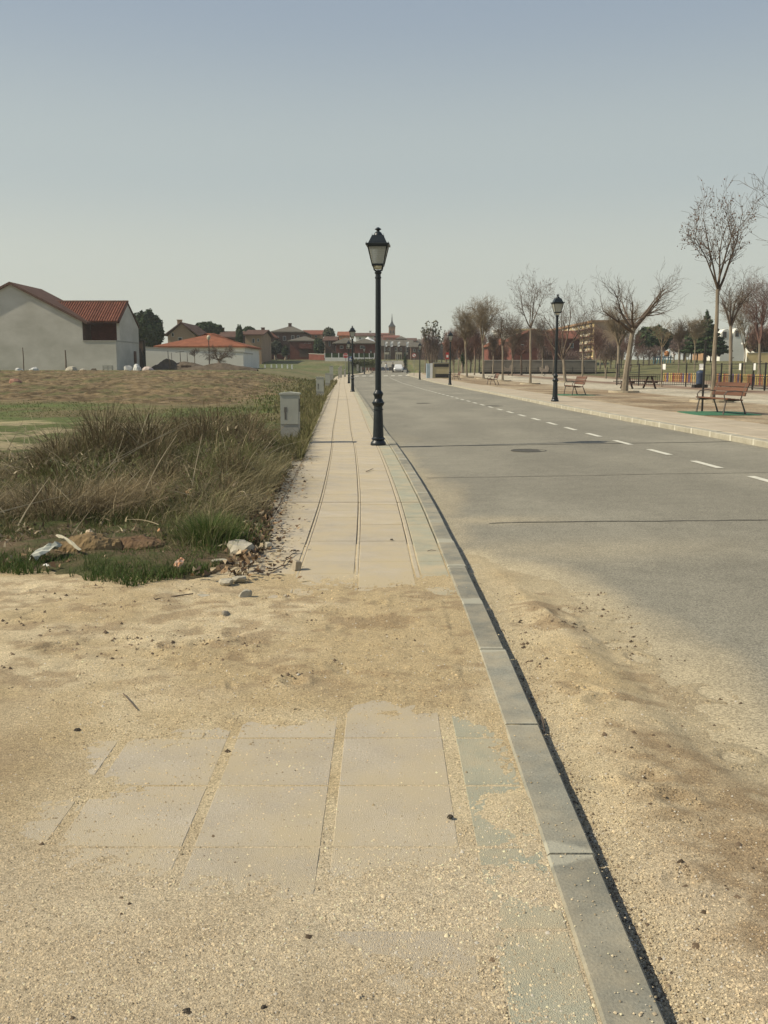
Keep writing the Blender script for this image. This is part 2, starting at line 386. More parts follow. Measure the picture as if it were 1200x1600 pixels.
bandg = far_l * np.exp(-((GY - 178) / 12) ** 2); C = C * (1 - .6 * bandg[..., None]) + np.array((.035, .055, .02)) * .6 * bandg[..., None]
o = GX - KR
park = o > 1.8
earth = lerp((.24, .175, .105), (.36, .29, .19), sst(-.3, .35, n2 + .3 * n3))
pathc = lerp((.40, .35, .255), (.47, .42, .31), sst(-.3, .3, n2))
red = lerp((.21, .135, .09), (.29, .215, .15), sst(-.3, .3, n2))
pc2 = lerp(0, 0, 0)
w_path = sst(7.0, 7.5, o + .4 * n2) * (1 - sst(11.5, 13, o + .8 * n2))
w_path2 = sst(15, 15.6, o) * (1 - sst(19, 20, o))
PK = earth * (1 - w_path[..., None]) + pathc * w_path[..., None]
rr = sst(12, 13.5, o + .8 * n2); PK = PK * (1 - rr[..., None]) + red * rr[..., None]
PK = PK * (1 - w_path2[..., None]) + pathc * w_path2[..., None]
lawn = sst(24, 27, GX + 2 * n2) * sst(84, 92, GY); lawn = np.maximum(lawn, sst(146, 152, GY))
PK = PK * (1 - lawn[..., None]) + lerp((.105, .105, .045), (.15, .14, .065), sst(-.3, .3, n2)) * lawn[..., None]
C = np.where(park[..., None], PK, C)
Z = Z + pl * (.055 * fbm(GX * 1.3, GY * 1.3, 31)) 
V = np.stack([GX, GY, Z], -1).reshape(-1, 3)
ground = np_mesh('ground', V, [grid_faces(len(xs), len(ys))], M['field'], colors=C.reshape(-1, 3), smooth=True, kind='structure')

# ---- ploughed clods, real relief
xs = steps((-42, -2.4, .14)); ys = np.concatenate([[30]]); y = 30.0; L = [y]
while y < 86: y += .004 * y; L.append(y)
ys = np.array(L); GX, GY = np.meshgrid(xs, ys)
n1 = fbm(GX * .12, GY * .12, 3); n2 = fbm(GX * .5, GY * .5, 9)
pl = sst(33, 38, GY + 5 * n1) * (1 - sst(80, 86, GY + 3 * n1)) * sst(2.0, 4.0, (kerbL(GY) - 1.9) - GX + 1.5 * n2)
cl = .5 * fbm(GX * 1.6, GY * 1.2, 41, 3, .6) + .75 * fbm(GX * 2.9, GY * 2.4, 42, 2, .8)
Z = ground_z(GX, GY) - .10 + pl * (.11 + .16 * cl)
mixc = sst(-.35, .45, fbm(GX * 1.1, GY * .9, 44) + .5 * n2)
mixc = sst(-.3, .35, fbm(GX * 3, GY * 2.2, 44, 3, .7) + .35 * n2); C = lerp((.095, .068, .035), (.225, .165, .088), mixc)
gr = sst(.0, .4, fbm(GX * .8, GY * .3, 48)); C = C * (1 - .7 * gr[..., None]) + np.array((.12, .12, .05)) * .7 * gr[..., None]
np_mesh('ploughed_field', np.stack([GX, GY, Z], -1).reshape(-1, 3), [grid_faces(len(xs), len(ys))], M['soil'], colors=C.reshape(-1, 3), kind='structure')

# ---- the road
ys = [-3.0]
while ys[-1] < 240: ys.append(ys[-1] + max(.06, .011 * abs(ys[-1])))
ys = np.array(ys); us = np.linspace(0, 1, 90) ** 1.15
U, GY = np.meshgrid(us, ys)
GX = kerbL(GY) - .02 + U * (kerbR(GY) + .04 - kerbL(GY)); Z = road_z(GX, GY)
sandR = [gp(x, y, -.06) for x, y in ((738, 872), (800, 893), (900, 945), (985, 1010), (1070, 1085), (1110, 1160), (1200, 1215))] + [(2.1, 2.9), (3.2, 2.4), (3.6, 1.0), (3.6, -2), (.55, -2), (.55, 3)]
sdr = sdf_poly(GX, GY, sandR)
off = GX - kerbL(GY)
nb = fbm(GX * .8, GY * .35, 51); nc = fbm(GX * 3, GY * 2, 52)
dust = sst(-.5, .02, sdr + .16 * nb + .14 * nc)
dust = np.maximum(dust, .5 * (1 - sst(0, .5, off + .5 * nb + .2 * nc)) * (1 - sst(14, 22, GY)))
dust = np.maximum(dust, .35 * np.exp(-((GY - 7.3 + .3 * nb) / .45) ** 2) * (1 - sst(.8, 3.0, off)))
dust = np.maximum(dust, .5 * np.exp(-((GY - 8.75) / .25) ** 2) * (1 - sst(.3, 1.6, off)))
C = lerp((.198, .184, .140), (.235, .218, .165), sst(-.4, .4, nb))
wheel = np.exp(-((off - 2.9) / .35) ** 2) + np.exp(-((off - 1.4) / .35) ** 2) + np.exp(-((off - 5.2) / .4) ** 2)
C = C * (1 + .05 * wheel[..., None])
old = .07 * np.exp(-((GY - 6.55 + .12 * nb) / .16) ** 2)[..., None]
C = C * (1 - old)
C = C * (1 - dust[..., None]) + np.array((.42, .352, .225)) * dust[..., None]
road = np_mesh('road', np.stack([GX, GY, Z], -1).reshape(-1, 3), [grid_faces(len(us), len(ys))], M['asphalt'], colors=C.reshape(-1, 3), smooth=True, kind='structure')

def strip_on_road(name, Yc, u0, u1, w, mat, seed, wav=.02, lift=.004):
    n = 90; u = np.linspace(u0, u1, n); Yb = Yc + wav * 3 * fbm(u * 6, u * 0 + seed, seed)
    hw = w * .5 * (0.55 + .5 * vnoise(u * 70, u * 0, seed + 3))
    V = []
    for s in (-1, 1):
        Y_ = Yb + s * hw; X_ = kerbL(Y_) + u * (kerbR(Y_) - kerbL(Y_)); V.append(np.stack([X_, Y_, road_z(X_, Y_) + lift], -1))
    V = np.concatenate(V); i = np.arange(n - 1)
    return np_mesh(name, V, [np.stack([i, i + 1, n + i + 1, n + i], -1)], mat, road)
crackm = noise_mat('crack_tar', (.035, .033, .028), (.09, .082, .062), 30, .8)
faint = noise_mat('crack_faint', (.12, .11, .085), (.17, .158, .12), 30, .9)
strip_on_road('road_joint', 8.55, .07, 1.0, .030, crackm, 5, .03)
strip_on_road('road_joint', 17.2, .005, .99, .07, crackm, 8, .012)
strip_on_road('road_joint', 12.25, .02, .9, .03, faint, 11, .02)
strip_on_road('road_joint', 25.5, .3, .95, .05, faint, 14, .02)
for k in range(33):                                            # the broken line down the road
    y0 = 4.85 + 2.0 * k; y1 = y0 + 1.02; hw = .055
    if y0 < 8: continue
    vs = []
    for yy in (y0, (y0 + y1) / 2, y1):
        for s in (-1, 1):
            x = float(lane(yy)) + s * hw; vs.append((x, yy, float(road_z(x, yy)) + .006))
    np_mesh('lane_dash', vs, [np.array([(0, 1, 3, 2), (2, 3, 5, 4)])], M['paint'], road)
vs = []; ff = []
for k in range(40):
    yy = 71 + k; x = float(lane(yy)); n = len(vs)
    if k % 2: vs += [(x - .06, yy, float(road_z(x, yy)) + .008), (x + .06, yy, float(road_z(x, yy)) + .008), (x + .04, yy + 1, float(road_z(x, yy + 1)) + .008), (x - .08, yy + 1, float(road_z(x, yy + 1)) + .008)]; ff.append((n, n + 1, n + 2, n + 3))
np_mesh('lane_line', vs, [np.array(ff)], M['paint'], road)['kind'] = 'stuff'
# zebra bars across the road at the crossing
for i in range(8):
    yy = 122.0; x0 = float(kerbL(yy)) + .4 + i * .96
    vs = [(x, y_, float(road_z(x, y_)) + .02) for x, y_ in ((x0, yy), (x0 + .5, yy), (x0 + .5, yy + 4.5), (x0, yy + 4.5))]
    np_mesh('crossing_bar', vs, [np.array([(0, 1, 2, 3)])], M['paint'], road)
for (mx, my) in ((2.50, 16.0), (1.62, 37.8), (4.05, 34.2)):
    b = MB(); z = float(road_z(mx, my)); b.lathe([(.31, z - .03), (.31, z + .006), (.285, z + .008), (.28, z + .003), (.05, z + .003)], 24, (mx, my)); b.build('manhole_cover', noise_mat('manhole_iron', (.05, .046, .036), (.10, .092, .07), 30, .7), road)

# ---- left kerb of single stones
kerb_l = bpy.data.objects.new('kerb', None); col.objects.link(kerb_l); kerb_l['kind'] = 'structure'
def ribbon(b, y0, y1, oa, ob, z0, z1, n=1, cur=kerbL, bev=.006):
    """a short block that follows a kerb curve"""
    for k in range(n):
        a, c = y0 + (y1 - y0) * k / n, y0 + (y1 - y0) * (k + 1) / n
        ga, gc = float(gY(a)), float(gY(c)); Ka, Kc = float(cur(a)), float(cur(c)); v = []
        for (yy, g, K) in ((a, ga, Ka), (c, gc, Kc)):
            v += [(K + oa, yy, g + z0), (K + ob, yy, g + z0), (K + ob, yy, g + z1 - bev), (K + ob - bev, yy, g + z1), (K + oa + bev, yy, g + z1), (K + oa, yy, g + z1 - bev)]
        b.add(v, [(0, 1, 2, 3, 4, 5), (11, 10, 9, 8, 7, 6)] + [(i, 6 + i, 6 + (i + 1) % 6, (i + 1) % 6) for i in range(6)])
for k in range(31):
    y0 = -.45 + k * .985; b = MB()
    ribbon(b, y0 + .005, y0 + .98, -.135 + random.uniform(-.003, .003), random.uniform(-.005, .005), -.2, .012 + random.uniform(-.003, .003), 1, kerbL, random.uniform(.006, .011))
    b.build('kerb_stone', M['kerb'], kerb_l)
b = MB()
for k in range(60): ribbon(b, 30.1 + k * 2.0, 30.1 + k * 2.0 + 1.99, -.135, 0, -.2, .012)
b.build('far_kerb_stones', M['kerb'], kerb_l, kind='stuff')

# ---- left pavement: slabs one by one where they can be told apart
pave = bpy.data.objects.new('pavement', None); col.objects.link(pave); pave['kind'] = 'structure'
PITCHT = .410
def slab_mesh(w, l):
    b = MB(); b.bbox(-w / 2, w / 2, -l / 2, l / 2, -.05, 0, .004); return b
def slab(name, cx, cy, w, l, mat, cache={}):
    key = (w, l, mat.name)
    if key not in cache:
        o = slab_mesh(w, l).build(name, mat, pave); cache[key] = o.data
    else:
        o = bpy.data.objects.new(name, cache[key]); link(o, pave)
    e = 1e-3; sl = (float(kerbL(cy + .2)) - float(kerbL(cy - .2))) / .4
    o.location = (cx, cy, float(gY(cy)) + (random.uniform(-.0035, .0005) if cy > 4 else random.uniform(-.0006, .0006))); o.rotation_euler = (random.uniform(-.002, .002), random.uniform(-.002, .002), -math.atan(sl))
    return o
def row_y(r): return 1.74 + r * PITCHT          # joint rows seen at 2.24, 2.64, 3.05, 3.47 m
G0, G1 = -.142, -.338                            # grey strip between these offsets
for r in range(-1, 38):
    yc = row_y(r) + PITCHT / 2
    if 3.95 < yc < 5.2: continue
    K = float(kerbL(yc))
    slab('grey_slab', K + (G0 + G1) / 2, yc, .192, PITCHT - .008, M['grey_tile'])
    for c in range(4):
        if yc > 8.5 and c == 3 and yc < 11: pass
        slab('paving_slab', K - .375 - PITCHT * (c + .5) + .005, yc, .378, PITCHT - .006, M['tile'])
b = MB(); b2 = MB(); b3 = MB(); yy = row_y(38)
while yy < 128:
    l = PITCHT if yy < 40 else 3.0
    ribbon(b2, yy + .003, yy + l - .003, G1, G0, -.05, 0)
    for c in range(4): ribbon(b, yy + .003, yy + l - .003, -.375 - PITCHT * (c + 1) + .02, -.375 - PITCHT * c - .012, -.05, -.001 + random.uniform(-.001, .001))
    yy += l
b.build('far_paving_slabs', M['tile'], pave, kind='stuff'); b2.build('far_grey_slabs', M['grey_tile'], pave, kind='stuff')
b = MB(); b2 = MB(); yy = 1.2
while yy < 236:
    l = 1.0 if yy < 40 else 4
    ribbon(b2, yy, yy + l, -2.06, -.137, -.2, -.012)             # bed: the dark bottom of the joints
    if yy < 128:
        for o_ in (-.375 - PITCHT, -.375 - 2 * PITCHT, -.375 - 3 * PITCHT): ribbon(b, yy, yy + l, o_ - .003, o_ + .0205, -.05, -.002)
        ribbon(b, yy, yy + l, -.378, -.340, -.05, -.002)
    yy += l
b.build('joint_strips', M['mortar'], pave, kind='stuff'); b2.build('pavement_bed', M['groove'], pave, kind='stuff')
b = MB(); ribbon(b, 128.2, 236, -2.0, -.14, -.05, 0, 27); b.build('far_pavement', M['mortar'], pave, kind='stuff')
b = MB()                                                         # two thin expansion cuts
for yc in (9.70, 46.3):
    K = float(kerbL(yc)); b.box(K - 1.6, K - .15, yc - .006, yc + .006, float(gY(yc)) - .004, float(gY(yc)) + .0018)
b.build('expansion_joint', M['groove'], pave)

# ---- sand washed over the pavement and the road
L = [-1.0]
while L[-1] < 7.9: L.append(L[-1] + max(.012, .0052 * L[-1]))
ys = np.array(L); xs = steps((-8, -2.9, .07), (-2.9, 2.4, .0125), (2.4, 4.0, .05))
GX, GY = np.meshgrid(xs, ys)
def mask_exposed(X, Y):
    A = [gp(x, y) for x, y in ((60, 1268), (135, 1215), (160, 1160), (370, 1143), (560, 1122), (700, 1118), (735, 1130), (845, 1300), (875, 1372), (770, 1360), (560, 1372), (300, 1392), (95, 1350), (40, 1300))]
    B = [gp(x, y) for x, y in ((770, 1418), (895, 1418), (960, 1600), (800, 1600))]
    D = [gp(x, y) for x, y in ((600, 1440), (775, 1400), (800, 1520), (640, 1520))]
    n = fbm(X * 2.2, Y * 2.2, 61, 5, .6); n2 = fbm(X * 9, Y * 9, 66, 3)
    a = sdf_poly(X, Y, A) * 2.2 + .34 * n + .10 * n2
    bb = sdf_poly(X, Y, B) * 2.6 + .35 * n + .1 * n2
    dd = sdf_poly(X, Y, D) * 1.2 - .10 + .3 * n + .12 * n2
    far = (Y - 5.93) * 1.2 + .12 * n + .05 * n2
    # hollows swept free / drifts kept inside A
    a = a - .42 * np.exp(-((X + .78) / .35) ** 2 - ((Y - 2.93) / .10) ** 2) - .5 * np.exp(-((X - .08) / .14) ** 2 - ((Y - 3.3) / .2) ** 2) - .45 * np.exp(-((X - .4) / .13) ** 2 - ((Y - 2.83) / .11) ** 2)
    return np.maximum(np.maximum(a, bb), np.maximum(dd, far))
K = kerbL(GY); E = mask_exposed(GX, GY)
fine = fbm(GX * 30, GY * 30, 71, 3, .6); med = fbm(GX * 5, GY * 5, 74, 4, .55); big = fbm(GX * 1.3, GY * 1.1, 77, 3)
rough = sst(3.5, 4.2, GY) * (1 - sst(5.6, 6.1, GY)) + .9 * sst(1.3, 2.0, -GX) * sst(2.6, 3.2, GY) + .9 * sst(0, .5, GX - K)
rough = np.clip(rough, 0, 1)
hL = np.clip(-np.sign(E) * (.010 * np.minimum(np.abs(E), .2) + .035 * np.maximum(np.abs(E) - .2, 0)), -.006, .011) - .0004
gapf = np.minimum(hL, .004)
hL = hL + np.where(E < -.05, 1, .12) * (.0016 * fine + (.0022 + .015 * rough) * med + .006 * rough * (np.abs(fbm(GX * 7, GY * 7, 75, 3)) ** .6 - .4) + .003 * big * rough)
grit = np.clip(fbm(GX * 38, GY * 38, 79, 3, .7) * 1.4 + .5 * fbm(GX * 6, GY * 6, 78, 3), -1, 1)
hL = np.where(E > .0, np.maximum(hL, -.0013 - .0036 * sst(6.0, 6.6, GY)), hL) + .0024 * grit * np.clip(1 - np.abs(E) / .3, .22, 1) * (1 - .8 * sst(6.3, 6.8, GY))
offL = GX - K
hL = hL + .02 * sst(1.7, 2.4, -offL) * (1 + .6 * big) 
hL = np.minimum(hL, np.where(offL > -.25, .0075 + .001 * fine, 9))
sdq = sdf_poly(GX, GY, sandR); T = np.clip(sdq * .03 + .006 * fbm(GX * 1.5, GY * 1.2, 80) + .0035 * fbm(GX * 14, GY * 14, 81), -.02, .02) + .037 * (1 - sst(4.9, 6.2, GY)) * sst(0, .35, sdq) * (1 - sst(.15, .8, GX - K) * .6)
rut = -.012 * np.exp(-((GX - 1.35 + .1 * (GY - 3)) / .10) ** 2) * sst(1.5, 2.5, GY) + .008 * np.exp(-((GX - 1.15 + .1 * (GY - 3)) / .07) ** 2)
hR = -.045 + .095 * (GX - K) / 6.2 + T + sst(.0, .015, T) * (.0018 * fine + .011 * med + rut)
for k in range(46):                                            # footprints, hoof and paw marks
    if k < 24: fx, fy = random.uniform(-2.6, .35), random.uniform(3.9, 5.8)
    else: fx, fy = random.uniform(.75, 1.5), random.uniform(2.0, 5.9)
    sx_, sy_ = random.uniform(.02, .055), random.uniform(.03, .09); a = random.uniform(0, pi); dx, dy = GX - fx, GY - fy
    u, v = (dx * cos(a) + dy * sin(a)) / sx_, (-dx * sin(a) + dy * cos(a)) / sy_; q = u * u + v * v
    dimp = -.016 * np.exp(-q) + .010 * np.exp(-(np.sqrt(q) - 1.6) ** 2 * 3)
    amp = random.uniform(.4, 1.0); hL = hL + dimp * amp * (E < -.05); hR = hR + dimp * amp
hL = np.minimum(hL, np.where((offL > -.25), .009, 9))
Z = np.where(offL < -.06, hL, hR)
Z = Z - .06 * sst(7.3, 7.8, GY) * (offL < 0)
nn = fbm(GX * 1.1, GY * 1.6, 83); n5 = fbm(GX * 4, GY * 5, 86)
C = lerp((.46, .36, .205), (.57, .47, .295), sst(-.45, .35, nn + .6 * n5))
lowp = 1 - sst(2.3, 3.0, GY); C = C * (1 - .6 * lowp[..., None]) + np.array((.54, .455, .32)) * .6 * lowp[..., None]
dark = np.maximum(sst(.95, 1.45, GX + .25 * nn + .12 * n5) * (1 - sst(3.0, 4.3, GY + .5 * nn)) * (.55 + .6 * n5), .8 * sst(-.05, .5, nn + n5 * .8) * rough * (GX > K))
dark = np.maximum(dark, sst(.95, 1.45, -GX + .3 * n5) * np.exp(-((GY - 3.0) / .45) ** 2) * .9)
dark = np.clip(dark + .8 * sst(-.05, .5, n5 + .8 * fbm(GX * 11, GY * 16, 88, 2) - .1 * nn) * rough, 0, 1)
C = C * (1 - .75 * dark[..., None]) + np.array((.27, .19, .105)) * .75 * dark[..., None]
edgeR = .8 * ((GX > K) * (1 - sst(.0, .3, sdq + .15 * n5)))[..., None]; C = C * (1 - edgeR) + np.array((.43, .36, .23)) * edgeR
np_mesh('sand', np.stack([GX, GY, Z], -1).reshape(-1, 3), [grid_faces(len(xs), len(ys))], M['sand'], colors=C.reshape(-1, 3), smooth=True, kind='structure')
def sand_at(x, y):
    i = np.clip(np.searchsorted(xs_s, x), 0, len(xs_s) - 1); j = np.clip(np.searchsorted(ys_s, y), 0, len(ys_s) - 1); return Z_s[j, i]
xs_s, ys_s, Z_s, C_s = xs, ys, Z, C

# ---- verge soil with a ragged edge over the slabs
def verge_front(X): return np.interp(X, [-8, -3.2, -2.6, -2.0, -1.6, -1.3, -.93], [6.9, 6.35, 6.15, 5.9, 5.8, 6.1, 6.55])
xs = steps((-11, -4, .12), (-4, -.5, .035)); L = [5.2]
while L[-1] < 24: L.append(L[-1] + .0055 * L[-1])
ys = np.array(L); GX, GY = np.meshgrid(xs, ys)
def verge_d(X, Y):
    e = fbm(X * 3, Y * 1.5, 91, 4)
    return np.minimum((pave_left(Y) - X) + .10 * e, (Y - verge_front(X)) * .8 + .16 * e)
d = verge_d(GX, GY); m1 = fbm(GX * 2, GY * 2, 95); m2 = fbm(GX * 9, GY * 9, 97)
Z = np.where(d > 0, .004, -.05) + .065 * sst(0, .7, d) * (1 + .7 * m1) + .012 * m2 * (d > 0) + np.clip(d, -.3, 0) * .3
Z = Z - .16 * sst(22.5, 24, GY) * 1 - .1 * sst(10, 11, -GX)
g = sst(-.2, .35, m1 + .5 * m2)
C = lerp((.15, .11, .065), (.075, .085, .03), g)
open_ = sst(3.6, 4.8, -GX + .8 * m1) * sst(14, 16, GY + m1); C = C * (1 - open_[..., None]) + lerp((.33, .275, .16), (.10, .12, .04), sst(-.15, .25, fbm(GX * 1.4, GY * .7, 99) + .6 * m2)) * open_[..., None]
C = C * (1 - .5 * (1 - sst(.0, .3, d))[..., None]) + np.array((.21, .16, .095)) * .5 * (1 - sst(0, .3, d))[..., None]
np_mesh('verge', np.stack([GX, GY, Z], -1).reshape(-1, 3), [grid_faces(len(xs), len(ys))], M['soil'], colors=C.reshape(-1, 3), smooth=True, kind='structure')

# ---- right kerb and pavement
kerb_r = bpy.data.objects.new('kerb', None); col.objects.link(kerb_r); kerb_r['kind'] = 'structure'
for k in range(44):
    y0 = 10.4 + k * 1.0; b = MB(); ribbon(b, y0 + .012, y0 + .988, random.uniform(-.003, .003), .26, -.1, .155 + random.uniform(-.004, .004), 1, kerbR, .012); b.build('kerb_stone', M['kerb_pale'], kerb_r)
    b = MB(); ribbon(b, y0 - .03, y0 + .03 + .02 * (k % 2), -.005, .13 + .08 * (k % 3 == 0), -.1, .161, 1, kerbR, .008); b.build('joint_mortar', M['white_mortar'], kerb_r)
b = MB(); ribbon(b, 54.4, 132, 0, .26, -.1, .155, 40, kerbR, .01); ribbon(b, 2, 10.38, 0, .26, -.1, .155, 6, kerbR, .01); b.build('far_kerb_stones', M['kerb_pale'], kerb_r, kind='stuff')
b = MB()
for k in range(78): ribbon(b, 54.4 + k, 54.46 + k, -.006, .2, -.1, .163, 1, kerbR, .008)
b.build('joint_mortar', M['white_mortar'], kerb_r, kind='stuff')
rp = bpy.data.objects.new('pavement', None); col.objects.link(rp); rp['kind'] = 'structure'
pr = noise_mat('right_paving', (.34, .285, .2), (.43, .365, .265), 1.2, .9, .4, 60, rand=.04)
for k in range(40):                                             # cast concrete bays
    y0 = 4 + 1.6 * k; b = MB(); ribbon(b, y0 + .006, y0 + 1.594, .27, 1.2, -.05, .16, 1, kerbR); ribbon(b, y0 + .006, y0 + 1.594, 1.21, 2.15, -.05, .161, 1, kerbR); b.build('paving_bay', pr, rp)
b = MB(); ribbon(b, 68, 150, .27, 2.15, -.05, .16, 40, kerbR); b.build('far_pavement', pr, rp, kind='stuff')
b = MB(); ribbon(b, 4, 68, .27, 2.14, -.1, .15, 30, kerbR); b.build('pavement_bed', M['groove'], rp, kind='stuff')

# ================================================================== GRAVEL, LITTER, WEEDS
def scatter_stones(name, X, Y, Zb, S, C, mat, kind='stuff'):
    """4-sided pebbles, vectorised"""
    N = len(X); a = rng.uniform(0, 2 * pi, N); base = []
    for k in range(4):
        r = S * rng.uniform(.6, 1.1, N); base.append(np.stack([X + r * np.cos(a + k * pi / 2), Y + r * np.sin(a + k * pi / 2), Zb - S * .2 + rng.uniform(-.1, .2, N) * S], -1))
    top = np.stack([X + rng.uniform(-.3, .3, N) * S, Y + rng.uniform(-.3, .3, N) * S, Zb + S * rng.uniform(.35, .9, N)], -1)
    V = np.stack(base + [top], 1).reshape(-1, 3); i = np.arange(N)[:, None] * 5
    F = np.concatenate([i + np.array([[k, (k + 1) % 4, 4]]) for k in range(4)])
    return np_mesh(name, V, [F], mat, colors=np.repeat(C, 5, 0), kind=kind)
def palette(cols, n, var=.25):
    c = np.array(cols)[rng.integers(0, len(cols), n)]; return c * rng.uniform(1 - var, 1 + var, (n, 1))
def sample_grid(X, Y, A):
    i = np.clip(np.searchsorted(xs_s, X), 0, len(xs_s) - 1); j = np.clip(np.searchsorted(ys_s, Y), 0, len(ys_s) - 1); return A[j, i]
N = 150000
gy = 1.45 * (6.2 / 1.45) ** (rng.random(N) ** 1.55); gx = rng.uniform(-1.0, 1.0, N) * (.30 * gy + .42) * 1.1 + .05 * gy
E_ = mask_exposed(gx, gy); K_ = kerbL(gy); off_ = gx - K_
keep = ~((off_ > -.14) & (off_ < .012)) | (rng.random(N) < .04)
keep &= (E_ < -.02) | (rng.random(N) < .30 + .6 * np.clip(1 - E_ / .16, 0, 1)) | (off_ > 0)
keep &= (rng.random(N) < np.where(gy < 2.7, 1.0, .75))
gx, gy, off_ = gx[keep], gy[keep], off_[keep]; n = len(gx)
zz = sample_grid(gx, gy, Z_s); on_k = (off_ > -.14) & (off_ < .012); zz = np.where(on_k, .012, np.maximum(zz, np.where(off_ < 0, 0, -.2)))
s = (.0018 + .0038 * rng.random(n) ** 2.4) * (1 + .25 * sst(2.8, 4, gy)) + (rng.random(n) < .006) * .005
cc = sample_grid(gx, gy, C_s) * rng.uniform(.5, 1.5, (n, 1)) * np.array((1, .98, .95)); pal = rng.random(n) < .07; cc[pal] = (.56, .51, .41)
scatter_stones('gravel', gx, gy, zz, s, np.clip(cc, 0, .7), M['leafy'])
# grit and crumbs gathered in the gutter along the kerb
n = 5200; gy = 1.5 * (14 / 1.5) ** rng.random(n); gx = kerbL(gy) + .004 + np.abs(rng.normal(0, .035, n)); inside = gy < 6.8
zz = np.where(inside, sample_grid(gx, np.minimum(gy, 7.8), Z_s), road_z(gx, gy)); zz = np.maximum(zz, road_z(gx, gy))
scatter_stones('gutter_grit', gx, gy, zz, .002 + .0055 * rng.random(n) ** 2, palette([(.42, .34, .21), (.26, .2, .13), (.12, .09, .06), (.5, .44, .32)], n, .3), M['leafy'])
# loose clods of the same sand where it has been trodden
n = 11000; gx = np.where(rng.random(n) < .6, rng.uniform(-2.9, .35, n), rng.uniform(.68, 1.7, n)); gy = rng.uniform(3.7, 6.1, n); gy = np.where((gx > .6) & (rng.random(n) < .5), rng.uniform(1.7, 4, n), gy)
k = (fbm(gx * 2.3, gy * 2.3, 103) + .3 * fbm(gx * 9, gy * 9, 104) > .02); gx, gy = gx[k], gy[k]; n = len(gx)
scatter_stones('clods', gx, gy, sample_grid(gx, gy, Z_s) - .002, .003 + .010 * rng.random(n) ** 2.5, np.clip(sample_grid(gx, gy, C_s) * rng.uniform(.55, 1.15, (n, 1)), 0, .7), M['leafy'])
# dark crumbs of soil and bark
n = 3600; gx = np.where(rng.random(n) < .62, rng.uniform(-2.7, .3, n), rng.uniform(.7, 1.6, n)); gy = np.where(rng.random(n) < .8, rng.uniform(3.8, 6.0, n), rng.uniform(1.8, 3.8, n))
cl = fbm(gx * 2, gy * 2, 101) + .8 * fbm(gx * 8, gy * 8, 106); k = cl > .12; gx, gy = gx[k], gy[k]; n = len(gx)
scatter_stones('crumbs', gx, gy, sample_grid(gx, gy, Z_s) - .001, .005 + .014 * rng.random(n) ** 2.2, np.tile((.11, .08, .05), (n, 1)) * rng.uniform(.6, 1.8, (n, 1)), M['leafy'])

def blades(P, H, W, az, lean, C, nseg=3, curve=1.7):
    N = len(P); pa = rng.uniform(0, 2 * pi, N); px, py = np.cos(pa) * W * .5, np.sin(pa) * W * .5
    V = []
    for k in range(nseg + 1):
        t = k / nseg; q = lean * H * t ** curve
        c = np.stack([P[:, 0] + np.cos(az) * q, P[:, 1] + np.sin(az) * q, P[:, 2] + H * t * (1 - .35 * np.minimum(lean, 1.6) * t)], -1)
        w = (1 - t) ** .7
        if k < nseg:
            o_ = np.stack([px * w, py * w, 0 * px], -1); V += [c - o_, c + o_]
        else: V.append(c)
    m = len(V); VV = np.stack(V, 1).reshape(-1, 3); i = np.arange(N)[:, None] * m
    Q = [i + np.array([[2 * k, 2 * k + 1, 2 * k + 3, 2 * k + 2]]) for k in range(nseg - 1)]
    T = i + np.array([[2 * nseg - 2, 2 * nseg - 1, 2 * nseg]])
    return VV, (np.concatenate(Q) if Q else np.zeros((0, 4), int)), T, np.repeat(C, m, 0)
def field_of_blades(name, parts, label=None):
    Vs, Qs, Ts, Cs = [], [], [], []; n = 0
    for V, Q, T, C in parts:
        Vs.append(V); Qs.append(Q + n); Ts.append(T + n); Cs.append(C); n += len(V)
    o = np_mesh(name, np.concatenate(Vs), [np.concatenate(Qs), np.concatenate(Ts)], M['blade'], colors=np.clip(np.concatenate(Cs), 0, 1), kind='stuff')
    return o
def weed_h(X, Y):
    """how tall the weeds stand"""
    h = .16 + .30 * sst(6.8, 9.5, Y) * (1 - sst(17, 21, Y))
    h = h + .42 * np.exp(-((X + 3.35) / .75) ** 2 - ((Y - 11.3) / 1.7) ** 2) + .36 * np.exp(-((X + 2.6) / .9) ** 2 - ((Y - 13.5) / 2.0) ** 2)
    h = h + .18 * np.exp(-((X + 1.9) / .6) ** 2 - ((Y - 10.5) / 2.5) ** 2)
    h = h * (1 - .9 * sst(3.9, 5.2, -X) * sst(13, 15, Y)) * (1 - .45 * sst(4.2, 6.0, -X)) * (1 - .25 * sst(14, 17, Y))
    h = h * (.75 + .5 * vnoise(X * 1.6, Y * 1.6, 111))
    d = pave_left(Y) - X
    return .84 * h * (.4 + .6 * sst(0, .6, d)) * (.55 + .45 * sst(-.25, .2, fbm(X * .9, Y * .7, 117))) * (.35 + .65 * sst(0, 1.3, Y - verge_front(X)))
def spots(n, x0, x1, y0, y1, power=1.0):
    Y = y0 * (y1 / y0) ** rng.random(n); X = rng.uniform(x0, x1, n); return X, Y
def verge_z(X, Y): return .035 + 0 * X
parts = []
